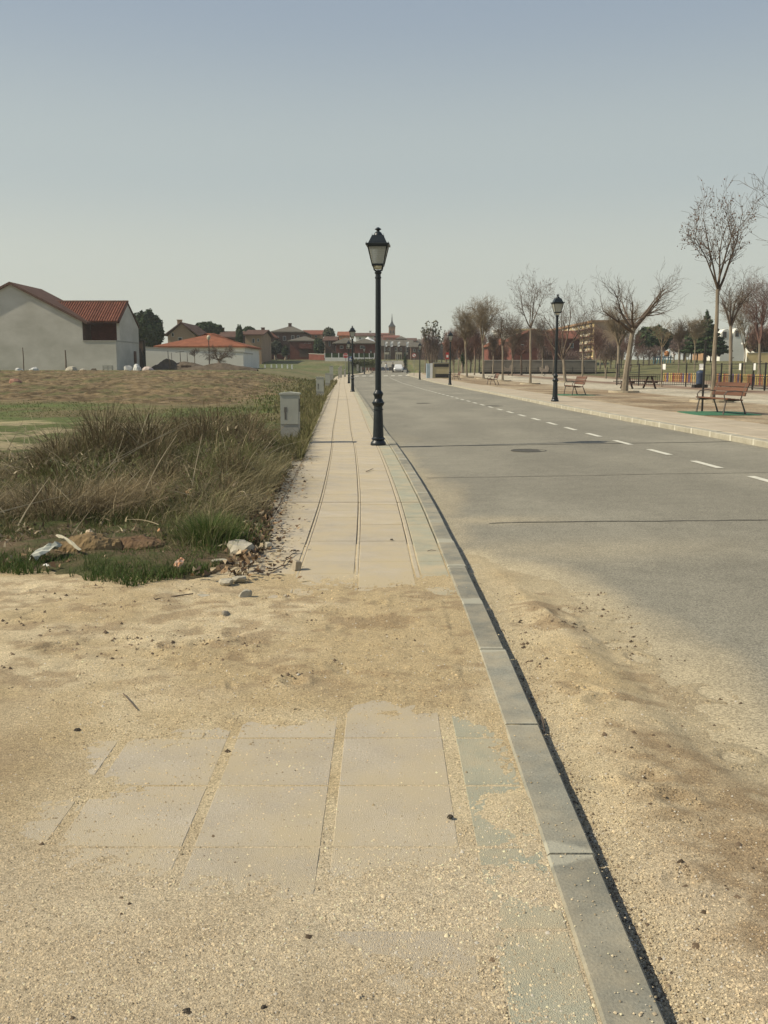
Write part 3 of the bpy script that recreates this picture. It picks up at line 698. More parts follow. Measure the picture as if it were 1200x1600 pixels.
# short green turf along the front and between
X, Y = spots(150000, -6.5, -.75, 5.5, 13); d = verge_d(X, Y); cl = fbm(X * 1.8, Y * 1.4, 121) + .5 * fbm(X * 6, Y * 6, 123)
k = (d > .04) & (cl + .35 * (Y < 7.6) * (X > -2.7) > .0) & (np.hypot((X + 1.02) / .22, (Y - 6.85) / .55) > 1) & (np.hypot((X + 2.25) / .42, (Y - 7.0) / .35) > 1) & (X < pave_left(Y) - .22 * sst(6.4, 7.2, Y)); X, Y = X[k], Y[k]; n = len(X)
parts.append(blades(np.stack([X, Y, verge_z(X, Y) - .02], -1), rng.uniform(.03, .11, n) * (1 + .5 * (Y > 8)), .006 + .002 * rng.random(n), rng.uniform(0, 2 * pi, n), rng.uniform(.1, 1.0, n), palette([(.055, .095, .022), (.075, .115, .03), (.11, .12, .045)], n), 2))
# the bright green tuft beside the broken slabs
n = 2000; r = np.abs(rng.normal(0, .18, n)); a = rng.uniform(0, 2 * pi, n); X = -1.38 + r * np.cos(a) * .9; Y = 7.25 + r * np.sin(a) * 1.2
parts.append(blades(np.stack([X, Y, 0 * X + .02], -1), rng.uniform(.1, .3, n) * (1.15 - r), .007 + 0 * X, a + rng.normal(0, .5, n), rng.uniform(.15, .8, n), palette([(.065, .115, .028), (.10, .145, .04), (.15, .165, .06), (.22, .20, .10)], n)))
# taller olive grass
X, Y = spots(150000, -9, -.9, 7.2, 24); d = verge_d(X, Y); h = weed_h(X, Y); k = (d > .03) & (fbm(X * .9, Y * .7, 131) + .15 * rng.normal(0, 1, len(X)) > -.12); X, Y, h = X[k], Y[k], h[k]; n = len(X)
parts.append(blades(np.stack([X, Y, 0 * X], -1), h * rng.uniform(.4, 1.0, n), .006 + .0004 * Y, rng.uniform(0, 2 * pi, n), rng.uniform(.1, .8, n), palette([(.12, .135, .045), (.16, .155, .06), (.10, .125, .04), (.21, .18, .09)], n)))
field_of_blades('grass', parts)
# dry, tangled, brown and straw stalks
parts = []
X, Y = spots(120000, -8.5, -.85, 6.3, 21); d = verge_d(X, Y); h = weed_h(X, Y); nz = fbm(X * .7, Y * .6, 141)
k = (d > .02) & (h > .05) & (rng.random(len(X)) < np.clip(.05 + h * 1.2 + .75 * nz - .3 * sst(4.5, 6, -X), 0, 1)); X, Y, h = X[k], Y[k], h[k]; n = len(X)
zs = h * rng.random(n) ** 1.6 * .65
parts.append(blades(np.stack([X, Y, zs], -1), h * rng.uniform(.25, .75, n), .0042 + .00042 * Y, rng.uniform(0, 2 * pi, n), rng.uniform(.2, 2.2, n), palette([(.155, .125, .065), (.20, .17, .09), (.27, .23, .13), (.095, .08, .045), (.34, .285, .16), (.14, .145, .055), (.11, .13, .042), (.12, .14, .05)], n, .4), 3))
# upright fine twigs of the two dark bushes
for (bx, by, sx_, sy_, hh, nn_) in ((-3.45, 11.4, .22, .4, 1.18, 1500), (-3.05, 11.9, .2, .35, 1.1, 1200), (-3.75, 10.7, .25, .3, .85, 1000), (-2.75, 11.0, .2, .3, .8, 900), (-2.5, 13.2, .28, .5, 1.02, 1500), (-2.15, 14.4, .25, .5, .95, 1200), (-2.95, 13.6, .22, .5, .95, 1100), (-1.9, 12.7, .15, .4, .72, 800), (-1.75, 10.6, .14, .3, .62, 700), (-3.0, 8.3, .3, .3, .5, 900), (-2.3, 9.6, .2, .25, .62, 800), (-4.4, 9.2, .3, .3, .52, 800), (-5.0, 10.8, .3, .4, .5, 800), (-1.6, 9.2, .1, .3, .45, 500), (-4.2, 12.0, .25, .3, .6, 700)):
    X = rng.normal(bx, sx_, nn_); Y = rng.normal(by, sy_, nn_); r = np.hypot((X - bx) / sx_, (Y - by) / sy_); top = hh * np.clip(1.1 - .28 * r * r, .15, 1); z0 = top * rng.uniform(0, .7, nn_)
    k = pave_left(Y) - X > .1; X, Y, top, z0 = X[k], Y[k], top[k], z0[k]; n = len(X)
    az = np.arctan2(Y - by, X - bx) + rng.normal(0, .9, n)
    parts.append(blades(np.stack([X, Y, z0], -1), np.maximum(.08, (top - z0)) * rng.uniform(.4, 1.05, n), .0045 + .0004 * Y, az, rng.uniform(.1, 1.4, n), palette([(.12, .088, .052), (.16, .125, .07), (.12, .11, .055), (.25, .205, .12)], n, .4), 3, 1.3))
# hanging mats of straw and a few paler clumps
for (bx, by, sx_, sy_, hh, nn_, cc_) in ((-2.55, 8.9, .28, .35, .5, 2600, (.36, .29, .17)), (-1.7, 10.6, .3, .8, .5, 1800, (.30, .26, .14)), (-3.7, 8.6, .35, .4, .42, 1600, (.33, .27, .16)), (-2.2, 11.3, .35, .6, .55, 1800, (.27, .25, .13)), (-1.55, 8.6, .18, .5, .4, 1200, (.32, .27, .15)), (-4.8, 11, .5, .8, .35, 1800, (.30, .25, .14))):
    X = rng.normal(bx, sx_, nn_); Y = rng.normal(by, sy_, nn_); k = pave_left(Y) - X > .05; X, Y = X[k], Y[k]; n = len(X); az = rng.normal(-.6, 1.3, n)
    parts.append(blades(np.stack([X, Y, rng.uniform(0, .2, n) * hh], -1), hh * rng.uniform(.4, 1.1, n), .004 + .0003 * Y, az, rng.uniform(.4, 2.0, n), palette([cc_, tuple(v * .7 for v in cc_)], n, .3), 3))
# broken leaves, husks and seed heads caught in the tangle
n = 9000; X, Y = spots(n, -6.5, -.9, 6.8, 17); d = verge_d(X, Y); h = weed_h(X, Y); k = (d > .03) & (fbm(X * 1.2, Y, 161) > -.25); X, Y, h = X[k], Y[k], h[k]; n = len(X)
parts.append(blades(np.stack([X, Y, h * rng.random(n) * .9], -1), .02 + .05 * rng.random(n), .018 + .0012 * Y * rng.random(n), rng.uniform(0, 6.28, n), rng.uniform(.2, 2.5, n), palette([(.30, .24, .15), (.12, .08, .05), (.10, .12, .045), (.42, .35, .23), (.07, .05, .03)], n, .3), 2))
field_of_blades('dry_weeds', parts)
# long pale canes lying and leaning through the brush
b = MB()
def cane(x, y, z, az, el, L, r, curl=.3, seg=6):
    pts = []; p = Vector((x, y, z)); e = el
    for k in range(seg + 1):
        pts.append(p.copy()); p = p + Vector((cos(az) * cos(e), sin(az) * cos(e), sin(e))) * (L / seg); e -= curl * random.uniform(.5, 1.3) / seg * 2; az += random.uniform(-.1, .1)
        p.z = max(p.z, .03)
    b.path(pts, [r * (1 - .75 * k / seg) for k in range(seg + 1)], 4)
for k in range(170):
    x = random.uniform(-5.4, -1.3); y = random.uniform(6.8, 14.5)
    if pave_left(y) - x < .25: continue
    cane(x, y, random.uniform(.02, .3), random.choice([random.gauss(.2, .5), random.gauss(2.9, .5), random.uniform(0, 6.28)]), random.uniform(.05, 1.2), random.uniform(.2, .75), .0022 + .0004 * y * random.uniform(.5, 1), random.uniform(.02, .35))
for (x, y, az, el, L) in ((-3.6, 11, 2.4, 1.0, .75), (-3.05, 11, 1.2, 1.15, .9), (-3.15, 10.6, 1.2, 1.1, .6), (-3.5, 10.2, .35, .5, 1.6), (-2.9, 9.6, .15, .08, 1.7), (-3.9, 8.4, .1, .12, 1.3), (-4.3, 8.7, .5, .5, 1.0), (-3.3, 9.6, .5, .55, 1.5), (-2.3, 8.6, 1.0, 1.0, .8), (-3.0, 7.5, 1.1, .9, .5), (-1.9, 9.0, 1.3, 1.2, .7), (-3.5, 7.6, .3, .3, .9)):
    cane(x, y, .12, az, el, L, .0085, .08, 8)
b.build('dry_stalks', noise_mat('dry_stalk', (.27, .22, .135), (.42, .36, .24), 6, .85), kind='stuff')
# grass tufts further out and along the far verge
parts = []
n = 70000; Y = 14 * (86 / 14) ** rng.random(n); u = rng.random(n) ** 1.3; X = pave_left(Y) + .12 - u * (Y * .62)
z = ground_z(X, Y); edge = np.exp(-u * 14); clm = fbm(X * .35, Y * .2, 151) + .4 * fbm(X * 1.4, Y * .9, 153)
k = (rng.random(n) < edge + np.where(Y < 37, .55 * (clm > -.15), .10)) & ~((Y > 15.5) & (Y < 27) & (X < -5.5) & (clm < .1) & (rng.random(n) < .8)); X, Y, z, edge = X[k], Y[k], z[k], edge[k]; n = len(X)
parts.append(blades(np.stack([X, Y, z - .01], -1), (.05 + .28 * edge) * rng.uniform(.5, 1.3, n) * (1 + .2 * (Y > 30)), .005 + .0011 * Y, rng.uniform(0, 2 * pi, n), rng.uniform(.1, .9, n), np.where((edge > .3)[:, None], palette([(.20, .17, .085), (.14, .13, .055), (.12, .12, .045)], n), palette([(.09, .115, .032), (.12, .13, .045), (.17, .15, .07)], n)), 2))
field_of_blades('grass', parts)
# fallen leaves and scraps of bark along the verge edge
n = 1500; Y = 6.0 * (15 / 6.0) ** rng.random(n); X = pave_left(Y) + rng.normal(-.02, .13, n) * (1 + .0 * Y); X[:200] = rng.uniform(-3.4, -1.2, 200); Y[:200] = rng.uniform(6.3, 8.2, 200)
s = rng.uniform(.008, .028, n); a = rng.uniform(0, 2 * pi, n); V = []
for kx, ky in ((-1, -.4), (0, -.7), (1, 0), (.1, .7)):
    V.append(np.stack([X + s * (kx * np.cos(a) - ky * np.sin(a)), Y + s * (kx * np.sin(a) + ky * np.cos(a)), .012 + .05 * (X < pave_left(Y)) * rng.random(n) + s * rng.uniform(0, 1.2, n)], -1))
V = np.stack(V, 1).reshape(-1, 3); F = np.arange(n)[:, None] * 4 + np.arange(4)[None]
np_mesh('leaf_litter', V, [F], M['leafy'], colors=np.repeat(palette([(.12, .075, .04), (.26, .17, .09), (.06, .04, .025), (.34, .27, .17)], n, .3), 4, 0), kind='stuff')
# ================================================================== STREET LAMPS
glassm, _n, _l, _b = base_mat('lamp_glass', .35, 0, .5)
_b.inputs['Base Color'].default_value = (.62, .62, .56, 1)
_t = _n.new('ShaderNodeBsdfTranslucent'); _t.inputs[0].default_value = (.75, .75, .68, 1); _ms = _n.new('ShaderNodeMixShader'); _ms.inputs[0].default_value = .55
_tp = _n.new('ShaderNodeBsdfTransparent'); _m2 = _n.new('ShaderNodeMixShader'); _m2.inputs[0].default_value = .25
_l.new(_b.outputs[0], _ms.inputs[1]); _l.new(_t.outputs[0], _ms.inputs[2]); _l.new(_ms.outputs[0], _m2.inputs[1]); _l.new(_tp.outputs[0], _m2.inputs[2]); _l.new(_m2.outputs[0], _n['Material Output'].inputs[0])
M['glass'] = glassm
M['bowl'] = noise_mat('lamp_bowl', (.62, .58, .44), (.7, .66, .5), 3, .4)
def make_lamp(label):
    t = thing('street_lamp', label, 'street lamp', (0, 0, 0), 0, 'street lamps along the road')
    b = MB(); b.lathe([(.150, 0), (.150, .03), (.142, .055), (.118, .085), (.112, .10), (.132, .112), (.134, .125), (.112, .14), (.106, .16)], 20); b.build('base', M['lampgreen'], t, True)
    b = MB(); b.lathe([(.104, .16), (.098, .3), (.091, .5), (.085, .66), (.083, .672), (.098, .676), (.098, .69), (.083, .695), (.080, .74), (.10, .765), (.118, .80), (.122, .815), (.10, .83), (.088, .865), (.072, .885), (.074, .91), (.078, .93), (.094, .965), (.097, .985), (.085, 1.01), (.064, 1.03), (.058, 1.05)], 20); b.build('lower_column', M['lampgreen'], t, True)
    b = MB(); b.lathe([(.058, 1.05), (.056, 1.6), (.052, 2.6), (.050, 3.12), (.060, 3.125), (.060, 3.15), (.050, 3.155), (.049, 3.20), (.064, 3.215), (.066, 3.24), (.05, 3.26), (.045, 3.275)], 16); b.build('shaft', M['lampgreen'], t, True)
    b = MB()
    for k in range(4):
        a = pi / 4 + k * pi / 2; c, s = cos(a), sin(a)
        b.path([(c * .03, s * .03, 3.26), (c * .10, s * .10, 3.275), (c * .118, s * .118, 3.33), (c * .128, s * .128, 3.375)], [.011, .011, .010, .010], 5)
    b.build('bracket', M['lampgreen'], t)
    rt = math.sqrt(2)
    def sq(z, h): return [(-h, -h, z), (h, -h, z), (h, h, z), (-h, h, z)]
    z0, z1, h0, h1 = 3.36, 3.695, .102, .178
    b = MB()
    for sx_, sy_ in ((-1, -1), (1, -1), (1, 1), (-1, 1)): b.tube((sx_ * h0, sy_ * h0, z0), (sx_ * h1, sy_ * h1, z1), .013, .015, 4)
    for z, h in ((z0 - .004, h0), (z0 + .016, h0 + .004), (z1, h1)):
        for (a, c) in (((-h, -h), (h, -h)), ((h, -h), (h, h)), ((h, h), (-h, h)), ((-h, h), (-h, -h))): b.tube((*a, z), (*c, z), .013, .013, 4)
    b.build('lantern_frame', M['lampgreen'], t)
    for k in range(4):                                          # four ribbed panes
        R = Matrix.Rotation(k * pi / 2, 4, 'Z'); g = MB(); n = 12
        for i in range(n):
            u0, u1 = -1 + 2 * i / n, -1 + 2 * (i + .82) / n
            v = []
            for z, h in ((z0 + .02, h0 - .002), (z1 - .01, h1 - .004)):
                w = h - .012
                v += [R @ Vector((u0 * w, -h, z)), R @ Vector((u1 * w, -h, z)), R @ Vector((u1 * w, -h + .006, z)), R @ Vector((u0 * w, -h + .006, z))]
            g.add(v, [(0, 1, 5, 4), (1, 2, 6, 5), (2, 3, 7, 6), (3, 0, 4, 7), (0, 3, 2, 1), (4, 5, 6, 7)])
        for j in range(9):
            z = z0 + .035 + j * .035; h = h0 + (h1 - h0) * (z - z0) / (z1 - z0) + .001; w = h - .014
            g.add([R @ Vector(q) for q in ((-w, -h, z), (w, -h, z), (w, -h + .003, z + .005), (-w, -h + .003, z + .005))], [(0, 1, 2, 3)])
        g.build('pane', M['glass'], t)
    b = MB(); b.lathe([(.0, 3.285), (.05, 3.29), (.075, 3.31), (.085, 3.35)], 14); b.build('bowl', M['bowl'], t, True)
    b = MB(); h = .205
    v = sq(z1 + .012, h - .02) + sq(z1 + .018, h + .012) + sq(z1 + .05, h + .014) + sq(z1 + .06, .172) + sq(z1 + .205, .105)
    b.add(v, [(i * 4 + k, i * 4 + (k + 1) % 4, i * 4 + 4 + (k + 1) % 4, i * 4 + 4 + k) for i in range(4) for k in range(4)] + [(3, 2, 1, 0), (16, 17, 18, 19)])
    b.build('canopy', M['lampgreen'], t)
    b = MB()
    for s1 in (-1, 1):
        for s2 in (-1, 1):
            b.tube((s1 * .207, s2 * .207, z1 + .05), (s1 * .2, s2 * .2, z1 + .078), .008, .002, 4); b.tube((s1 * .102, s2 * .102, z1 + .2), (s1 * .104, s2 * .104, z1 + .232), .007, .002, 4)
    b.build('corner_finials', M['lampgreen'], t, kind='stuff')
    b = MB(); zc = z1 + .205; b.lathe([(.085, zc), (.078, zc + .03), (.055, zc + .06), (.03, zc + .075), (.025, zc + .09), (.063, zc + .112), (.060, zc + .118), (.03, zc + .142), (.012, zc + .15)], 14); b.build('chimney_cap', M['lampgreen'], t, True)
    return t
lamp0 = make_lamp('dark green lantern street lamp nearest on the left pavement edge, seen whole against the sky')
lamp0.scale = (.955,) * 3; lamp0.location = (-.105, 17.05, 0); lamp0.rotation_euler.z = rad(-4)
def lamp(x, y, Y, label, z=None, sc=1.0, rz=0):
    X, Z = at(x, y, Y); return copy_thing(lamp0, (X, Y, Z if z is None else z), rz, label, (sc * .955,) * 3)
lamp(551, 612, 56, 'lantern street lamp on the left pavement, first one behind the tall near lamp', rz=.1)
lamp(545.2, 599.5, 84.6, 'lantern street lamp on the left pavement, second one beyond the near lamp, partly overlapped')
lamp(569.3, 584.3, 136, 'small distant lantern street lamp on the left pavement just past the crossing', sc=1.02)
lamp(579.8, 580.6, 165, 'tiny far lantern street lamp beyond the crossing, nearest to the white tent')
lamp(867, 627, 34.9, 'lantern street lamp on the right pavement beside the slatted bench, largest on that side', rz=.1, sc=1.01)
lamp(703, 601.5, 68.6, 'lantern street lamp on the right pavement just right of the cream container')
lamp(655.8, 593.5, 98.4, 'lantern street lamp on the right pavement, left of the cream container')
lamp(636, 585.4, 150, 'distant dark lantern street lamp at the right kerb beside the parked car')
lamp(690.3, 569.5, 175, 'slim lantern street lamp rising behind the cream container among brown crowns')
for (x, y, Y, s) in ((963, 560, 125, 1.0), ): pass

# ================================================================== CABINETS ON THE VERGE
M['grc'] = noise_mat('cabinet_grey', (.34, .34, .28), (.42, .42, .35), 2.5, .75, .2, 30, c3=(.26, .24, .18))
def cabinet(x0, x1, yt, Y, zb, label, H=.95, plinth=.36, detail=True, dep=.3):
    X0, ztop = at(x0, yt, Y); X1, _ = at(x1, yt, Y); w = X1 - X0; xc = (X0 + X1) / 2
    t = thing('utility_cabinet', label, 'utility cabinet', (xc, Y, zb), 0, 'grey utility cabinets along the verge'); h = ztop - zb
    b = MB(); b.box(-w / 2 + .01, w / 2 - .01, .01, dep - .01, -.1, h * plinth); b.build('plinth', M['concrete'], t)
    b = MB(); b.bbox(-w / 2 + .012, w / 2 - .012, .0, dep, h * plinth, h - .05, .006); b.build('body', M['grc'], t)
    b = MB(); b.prism([(-w / 2 - .01, h - .05), (w / 2 + .01, h - .05), (w / 2 + .01, h - .022), (0, h), (-w / 2 - .01, h - .022)], -.012, dep + .012); b.build('lid', M['grc'], t)
    if detail:
        d = MB(); d.box(w / 2 - .012, w / 2 - .004, .04, dep - .04, h * plinth + .05, h - .09); o = d.build('door', M['grc'], t)
        d = MB(); d.box(w / 2 - .0038, w / 2 + .004, dep * .35, dep * .65, h * .6, h * .86); d.build('vent_slot', M['iron'], o)
        d = MB(); d.box(-w * .27, -w * .12, -.003, .0, h * .60, h * .70); d.box(-w * .25, -w * .15, -.0025, 0, h * .45, h * .60); d.build('torn_sticker', noise_mat('sticker', (.07, .065, .055), (.2, .19, .16), 60, .9), t)
        d = MB(); d.tube((-w * .27, .1, h - .04), (-w * .27, .1, h + .018), .008, .006, 5); d.build('lifting_pin', M['grc'], t)
    return t
cabinet(436.5, 466.5, 612.5, 17.5, .02, 'grey utility cabinet with gabled lid standing in the weeds, largest and nearest on the verge', dep=.34)
cabinet(493.3, 505.8, 588.3, 41.5, .0, 'grey utility cabinet at the pavement edge, second from the viewer along the verge')
cabinet(507.7, 515.6, 582.8, 63, .02, 'grey utility cabinet standing close behind the second one', detail=False)
cabinet(514.6, 520.6, 571.6, 84, .04, 'tall pale utility cabinet furthest along the near verge', .95, .5, False)
for i, (x0, x1, yt, yb, Y) in enumerate(((530, 534.4, 572, 584.5, 112), (537, 540.3, 577, 584, 118), (557, 560.4, 569.8, 577.6, 158), (563, 566, 573, 577.5, 162), (570.2, 572.8, 568.6, 575.6, 170), (574.6, 577.4, 570, 575.4, 172), (578.8, 581, 569, 575, 176), (528, 530.3, 574.5, 584, 105))):
    X0, zt = at(x0, yt, Y); X1, zb = at(x1, yb, Y)
    nm = ['tall pale concrete pillar in the grass left of the overlapping far lamps', 'short pale concrete pillar right beside the taller one by the side street', 'pale stone gate pillar behind the crossing, leftmost of the row', 'low pale stone block in the row behind the crossing', 'pale stone pillar in the middle of the row behind the crossing', 'narrow pale stone pillar third along the wall behind the crossing', 'pale stone pillar nearest the white tent in the row behind the crossing', 'thin concrete post in the grass leftmost of the roadside pillars'][i]
    t = thing('concrete_pillar', nm, 'pillar', ((X0 + X1) / 2, Y, gz((X0 + X1) / 2, Y) - .1), 0, 'pale pillars beyond the verge'); h = zt - t.location.z; w = X1 - X0
    b = MB(); b.box(-w / 2 + .02, w / 2 - .02, 0, w, 0, h - .08); b.build('shaft', M['concrete'], t)
    b = MB(); b.bbox(-w / 2, w / 2, -.02, w + .02, h - .08, h, .02); b.build('cap', M['concrete'], t)

# ================================================================== ROAD SIGNS
M['red'] = noise_mat('sign_red', (.36, .025, .025), (.42, .035, .03), 2, .5); M['white'] = noise_mat('sign_white', (.62, .62, .58), (.7, .7, .66), 2, .5)
M['blue'] = noise_mat('sign_blue', (.03, .08, .25), (.04, .10, .3), 2, .5); M['galv'] = noise_mat('galvanised', (.2, .2, .18), (.3, .3, .27), 8, .5, metal=.3)
def text_mesh(name, s, size, mat, parent, loc, depth=.004):
    c = bpy.data.curves.new(name, 'FONT'); c.body = s; c.size = size; c.align_x = 'CENTER'; c.align_y = 'CENTER'; c.extrude = depth; c.offset = size * .03
    o = bpy.data.objects.new(name, c); col.objects.link(o); dg = bpy.context.evaluated_depsgraph_get(); me = bpy.data.meshes.new_from_object(o.evaluated_get(dg)); bpy.data.objects.remove(o)
    me.materials.clear(); me.materials.append(mat); q = link(bpy.data.objects.new(name, me), parent); q.location = loc; q.rotation_euler = (pi / 2, 0, 0); return q
def sign_post(x, yc, Y, label, r, kind):
    X, Zc = at(x, yc, Y); zb = gz(X, Y) - .05
    if abs(X - float(kerbL(Y))) < .1: X -= .3
    t = thing('road_sign', label, 'road sign', (X, Y, zb)); h = Zc - zb
    b = MB(); b.tube((0, .03, 0), (0, .03, h + r * .8), .032, .032, 8); b.build('post', M['galv'], t)
    n = 8 if kind == 'stop' else 28; ro = pi / 8 if kind == 'stop' else 0
    if kind in ('stop', 'noturn'):
        def disc(rr, y0, y1, nn=n, ro=ro): return MB().prism([(rr * cos(2 * pi * k / nn + ro), h + rr * sin(2 * pi * k / nn + ro)) for k in range(nn)], y0, y1)
        if kind == 'stop':
            disc(r, -.02, 0).build('sign_edge', M['white'], t); disc(r * .93, -.026, -.021).build('sign_face', M['red'], t)
            text_mesh('lettering', 'STOP', r * .72, M['white'], t, (0, -.031, h))
        else:
            disc(r, -.02, 0).build('sign_rim', M['red'], t); disc(r * .76, -.026, -.021).build('sign_face', M['white'], t)
            b = MB(); b.path([(r * .12, -.03, h - r * .45), (r * .12, -.03, h + r * .1), (-r * .35, -.03, h + r * .15)], [r * .07] * 3, 4); b.tube((-r * .3, -.03, h + r * .15), (-r * .55, -.03, h + r * .15), r * .2, .001, 4); b.build('arrow', M['iron'], t)
            b = MB(); b.prism([(-r * .62, h + r * .50), (-r * .50, h + r * .62), (r * .62, h - r * .50), (r * .50, h - r * .62)], -.04, -.036); b.build('slash', M['red'], t)
    if kind == 'blue':
        w = r; MB().box(-w, w, -.02, 0, h - w, h + w).build('sign_edge', M['white'], t); MB().box(-w * .92, w * .92, -.025, -.0205, h - w * .92, h + w * .92).build('sign_face', M['blue'], t)
        MB().prism([(-w * .7, h - w * .62), (w * .7, h - w * .62), (0, h + w * .7)], -.03, -.0255).build('triangle', M['white'], t)
        b = MB(); b.path([(-.1 * w, -.034, h - w * .5), (0, -.034, h - w * .1), (.2 * w, -.034, h - w * .5)], [.05 * w] * 3, 4); b.tube((0, -.034, h - w * .1), (0, -.034, h + w * .15), .06 * w, .06 * w, 4); b.build('walking_symbol', M['iron'], t)
    return t
sign_post(539.9, 555.6, 118, 'red octagonal stop sign at the junction on the left', .34, 'stop')
sign_post(547.2, 560.8, 122, 'blue square crossing sign next to the stop sign', .30, 'blue')
sign_post(647, 555.3, 117, 'round white sign with red rim and slash on the right pavement', .27, 'noturn')
X, Zc = at(699, 556, 120); t = thing('notice_sign', 'small red and yellow notice with a white square behind the cream container', 'sign', (X, 120, gz(X, 120)))
h = Zc - t.location.z; b = MB(); b.tube((0, .03, 0), (0, .03, h + .3), .03, .03, 6); b.build('post', M['galv'], t)
MB().box(-.2, .2, -.01, .01, h - .42, h + .42).build('panel', M['red'], t); MB().box(-.12, .14, -.016, -.011, h - .2, h + .12).build('white_square', M['white'], t)

# ================================================================== BENCHES, TABLE, BIN
M['wood'] = noise_mat('bench_wood', (.095, .045, .026), (.15, .072, .042), 3, .55, .3, 40, stretch=(1, .15, 1), rand=.12)
M['darkwood'] = noise_mat('dark_wood', (.035, .02, .015), (.07, .04, .03), 3, .7, .3, 40, stretch=(.15, 1, 1))
M['castiron'] = noise_mat('cast_iron', (.07, .055, .045), (.12, .10, .08), 8, .5, spec=.4)
def make_bench(label):
    """long side along local y, sitter faces -x"""
    t = thing('bench', label, 'bench', (0, 0, 0), 0, 'slatted benches facing the road'); Lh = .9
    for s in (-1, 1):
        y = s * (Lh - .14); b = MB()
        b.path([(-.30, y, 0), (-.27, y, .2), (-.22, y, .41)], [.026, .022, .02], 5)
        b.path([(.34, y, 0), (.27, y, .2), (.18, y, .41), (.25, y, .62), (.33, y, .84)], [.026, .022, .02, .018, .016], 5)
        b.path([(-.24, y, .39), (-.05, y, .37), (.18, y, .385)], [.018] * 3, 5)
        b.path([(-.27, y, .37), (-.30, y, .52), (-.22, y, .61), (.0, y, .63), (.24, y, .60)], [.016, .018, .018, .016, .013], 5)
        b.build('leg_frame', M['castiron'], t)
    for k in range(4):
        b = MB(); x = -.22 + k * .115; z = .425 - .012 * k; b.bbox(x - .048, x + .048, -Lh, Lh, z - .017, z + .017, .006); b.build('seat_slat', M['wood'], t)
    for k, (x, z, w) in enumerate(((.235, .54, .05), (.275, .665, .05), (.32, .79, .055))):
        b = MB(); b.box(-.015, .015, -Lh, Lh, -w, w); o = b.build('back_slat', M['wood'], t); o.location = (x, 0, z); o.rotation_euler = (0, rad(17), 0)
    return t
bench0 = make_bench('slatted brown bench on a green mat, nearest of the benches at the far right')
bench0.location = (9.25, 25.7, .165); bench0.rotation_euler.z = rad(8)
copy_thing(bench0, (8.85, 43.5, .165), rad(3), 'slatted brown bench on a green mat just right of the big right-hand lamp')
copy_thing(bench0, (7.95, 68.5, .165), rad(2), 'slatted bench beside the slim trees, third along the right pavement')
copy_thing(bench0, (7.1, 92, .2), rad(2), 'small far slatted bench next to the cream container')
M['mat'] = noise_mat('green_mat', (.035, .12, .065), (.06, .17, .09), 6, .9, .3, 80)
for (x, y, lb) in ((9.2, 25.7, 'green rubber mat under the nearest bench at the right'), (8.8, 43.5, 'green rubber mat under the bench beyond the right-hand lamp')):
    b = MB(); pts = [(x + (.95 + .08 * random.random()) * cos(a) * (1 if abs(cos(a)) > .5 else 1), y + (1.25 + .1 * random.random()) * sin(a)) for a in np.linspace(0, 2 * pi, 21)[:-1]]
    pts = [(x + max(-.85, min(.85, (p[0] - x) * 1.2)), y + max(-1.1, min(1.1, (p[1] - y) * 1.2))) for p in pts]
    b.prism(pts, .10, .172, 'z'); tag(b.build('rubber_mat', M['mat']), lb, 'mat')
def picnic_table(X, Y, rz):
    t = thing('picnic_table', 'dark wooden picnic table with attached benches on the park path', 'picnic table', (X, Y, .17), rz)
    for k in range(4): MB().bbox(-1.0, 1.0, -.37 + k * .19, -.20 + k * .19, .71, .75, .006).build('top_plank', M['darkwood'], t)
    for s in (-1, 1):
        for k in range(2): MB().bbox(-1.25, 1.25, s * .72 - .13 + k * .14, s * .72 - .005 + k * .14, .41, .45, .006).build('seat_plank', M['darkwood'], t)
    for x in (-.75, .75):
        for s in (-1, 1): b = MB(); b.tube((x, s * .78, 0), (x, s * .22, .71), .055, .055, 4); b.build('leg', M['darkwood'], t)
        MB().box(x + .056, x + .10, -.86, .86, .33, .41).build('crossbeam', M['darkwood'], t)
X, _ = at(997, 603, 57); picnic_table(X, 57, rad(12))
X, _ = at(1093, 605, 59.5)
t = thing('litter_bin', 'dark blue litter bin with domed lid on a black base by the playground fence', 'litter bin', (X, 59.5, .17))
bl = noise_mat('bin_blue', (.03, .045, .075), (.05, .07, .11), 4, .5)
MB().box(-.42, .42, -.3, .3, -.02, .2).build('base', M['iron'], t)
MB().lathe([(.2, .2), (.235, .24), (.245, .8), (.26, .86), (.26, .9)], 16).build('body', bl, t, True); MB().lathe([(.26, .905), (.25, .97), (.19, 1.04), (.08, 1.08), (.02, 1.09)], 16).build('lid', bl, t, True)

# ================================================================== PLAYGROUND FENCE
def fence_line(p0, p1, h, label, group=None, nb=11, name='iron_fence', step=2.0):
    (x0, y0), (x1, y1) = p0, p1; L = math.hypot(x1 - x0, y1 - y0); n = max(1, int(round(L / step)))
    zb = gz(x0, y0); t = thing(name, label, 'fence', (x0, y0, zb), math.atan2(y1 - y0, x1 - x0))
    for k in range(n + 1): MB().box(k * L / n - .035, k * L / n + .035, -.035, .035, -.1, h + .04).build('post', M['iron'], t)
    for z in (h - .03, h * .52, .12): MB().box(0, L, -.018, .018, z - .02, z + .02).build('rail', M['iron'], t)
    b = MB()
    for k in range(n * nb):
        if k % nb: x = k * L / (n * nb); b.box(x - .009, x + .009, -.009, .009, .06, h * .52)
    b.build('thin_bars', M['iron'], t, kind='stuff'); return t, L
def X_at(x, Y): return at(x, 590, Y)[0]
fA = (X_at(964, 68), 68.0); fB = (X_at(1112, 61), 61.0); fC = (X_at(1262, 46), 46.0)
t1, L1 = fence_line(fA, fB, 1.5, 'dark iron playground fence running from the picnic table to the litter bin')
t2, L2 = fence_line(fB, fC, 1.5, 'dark iron playground fence between the litter bin and the right edge')
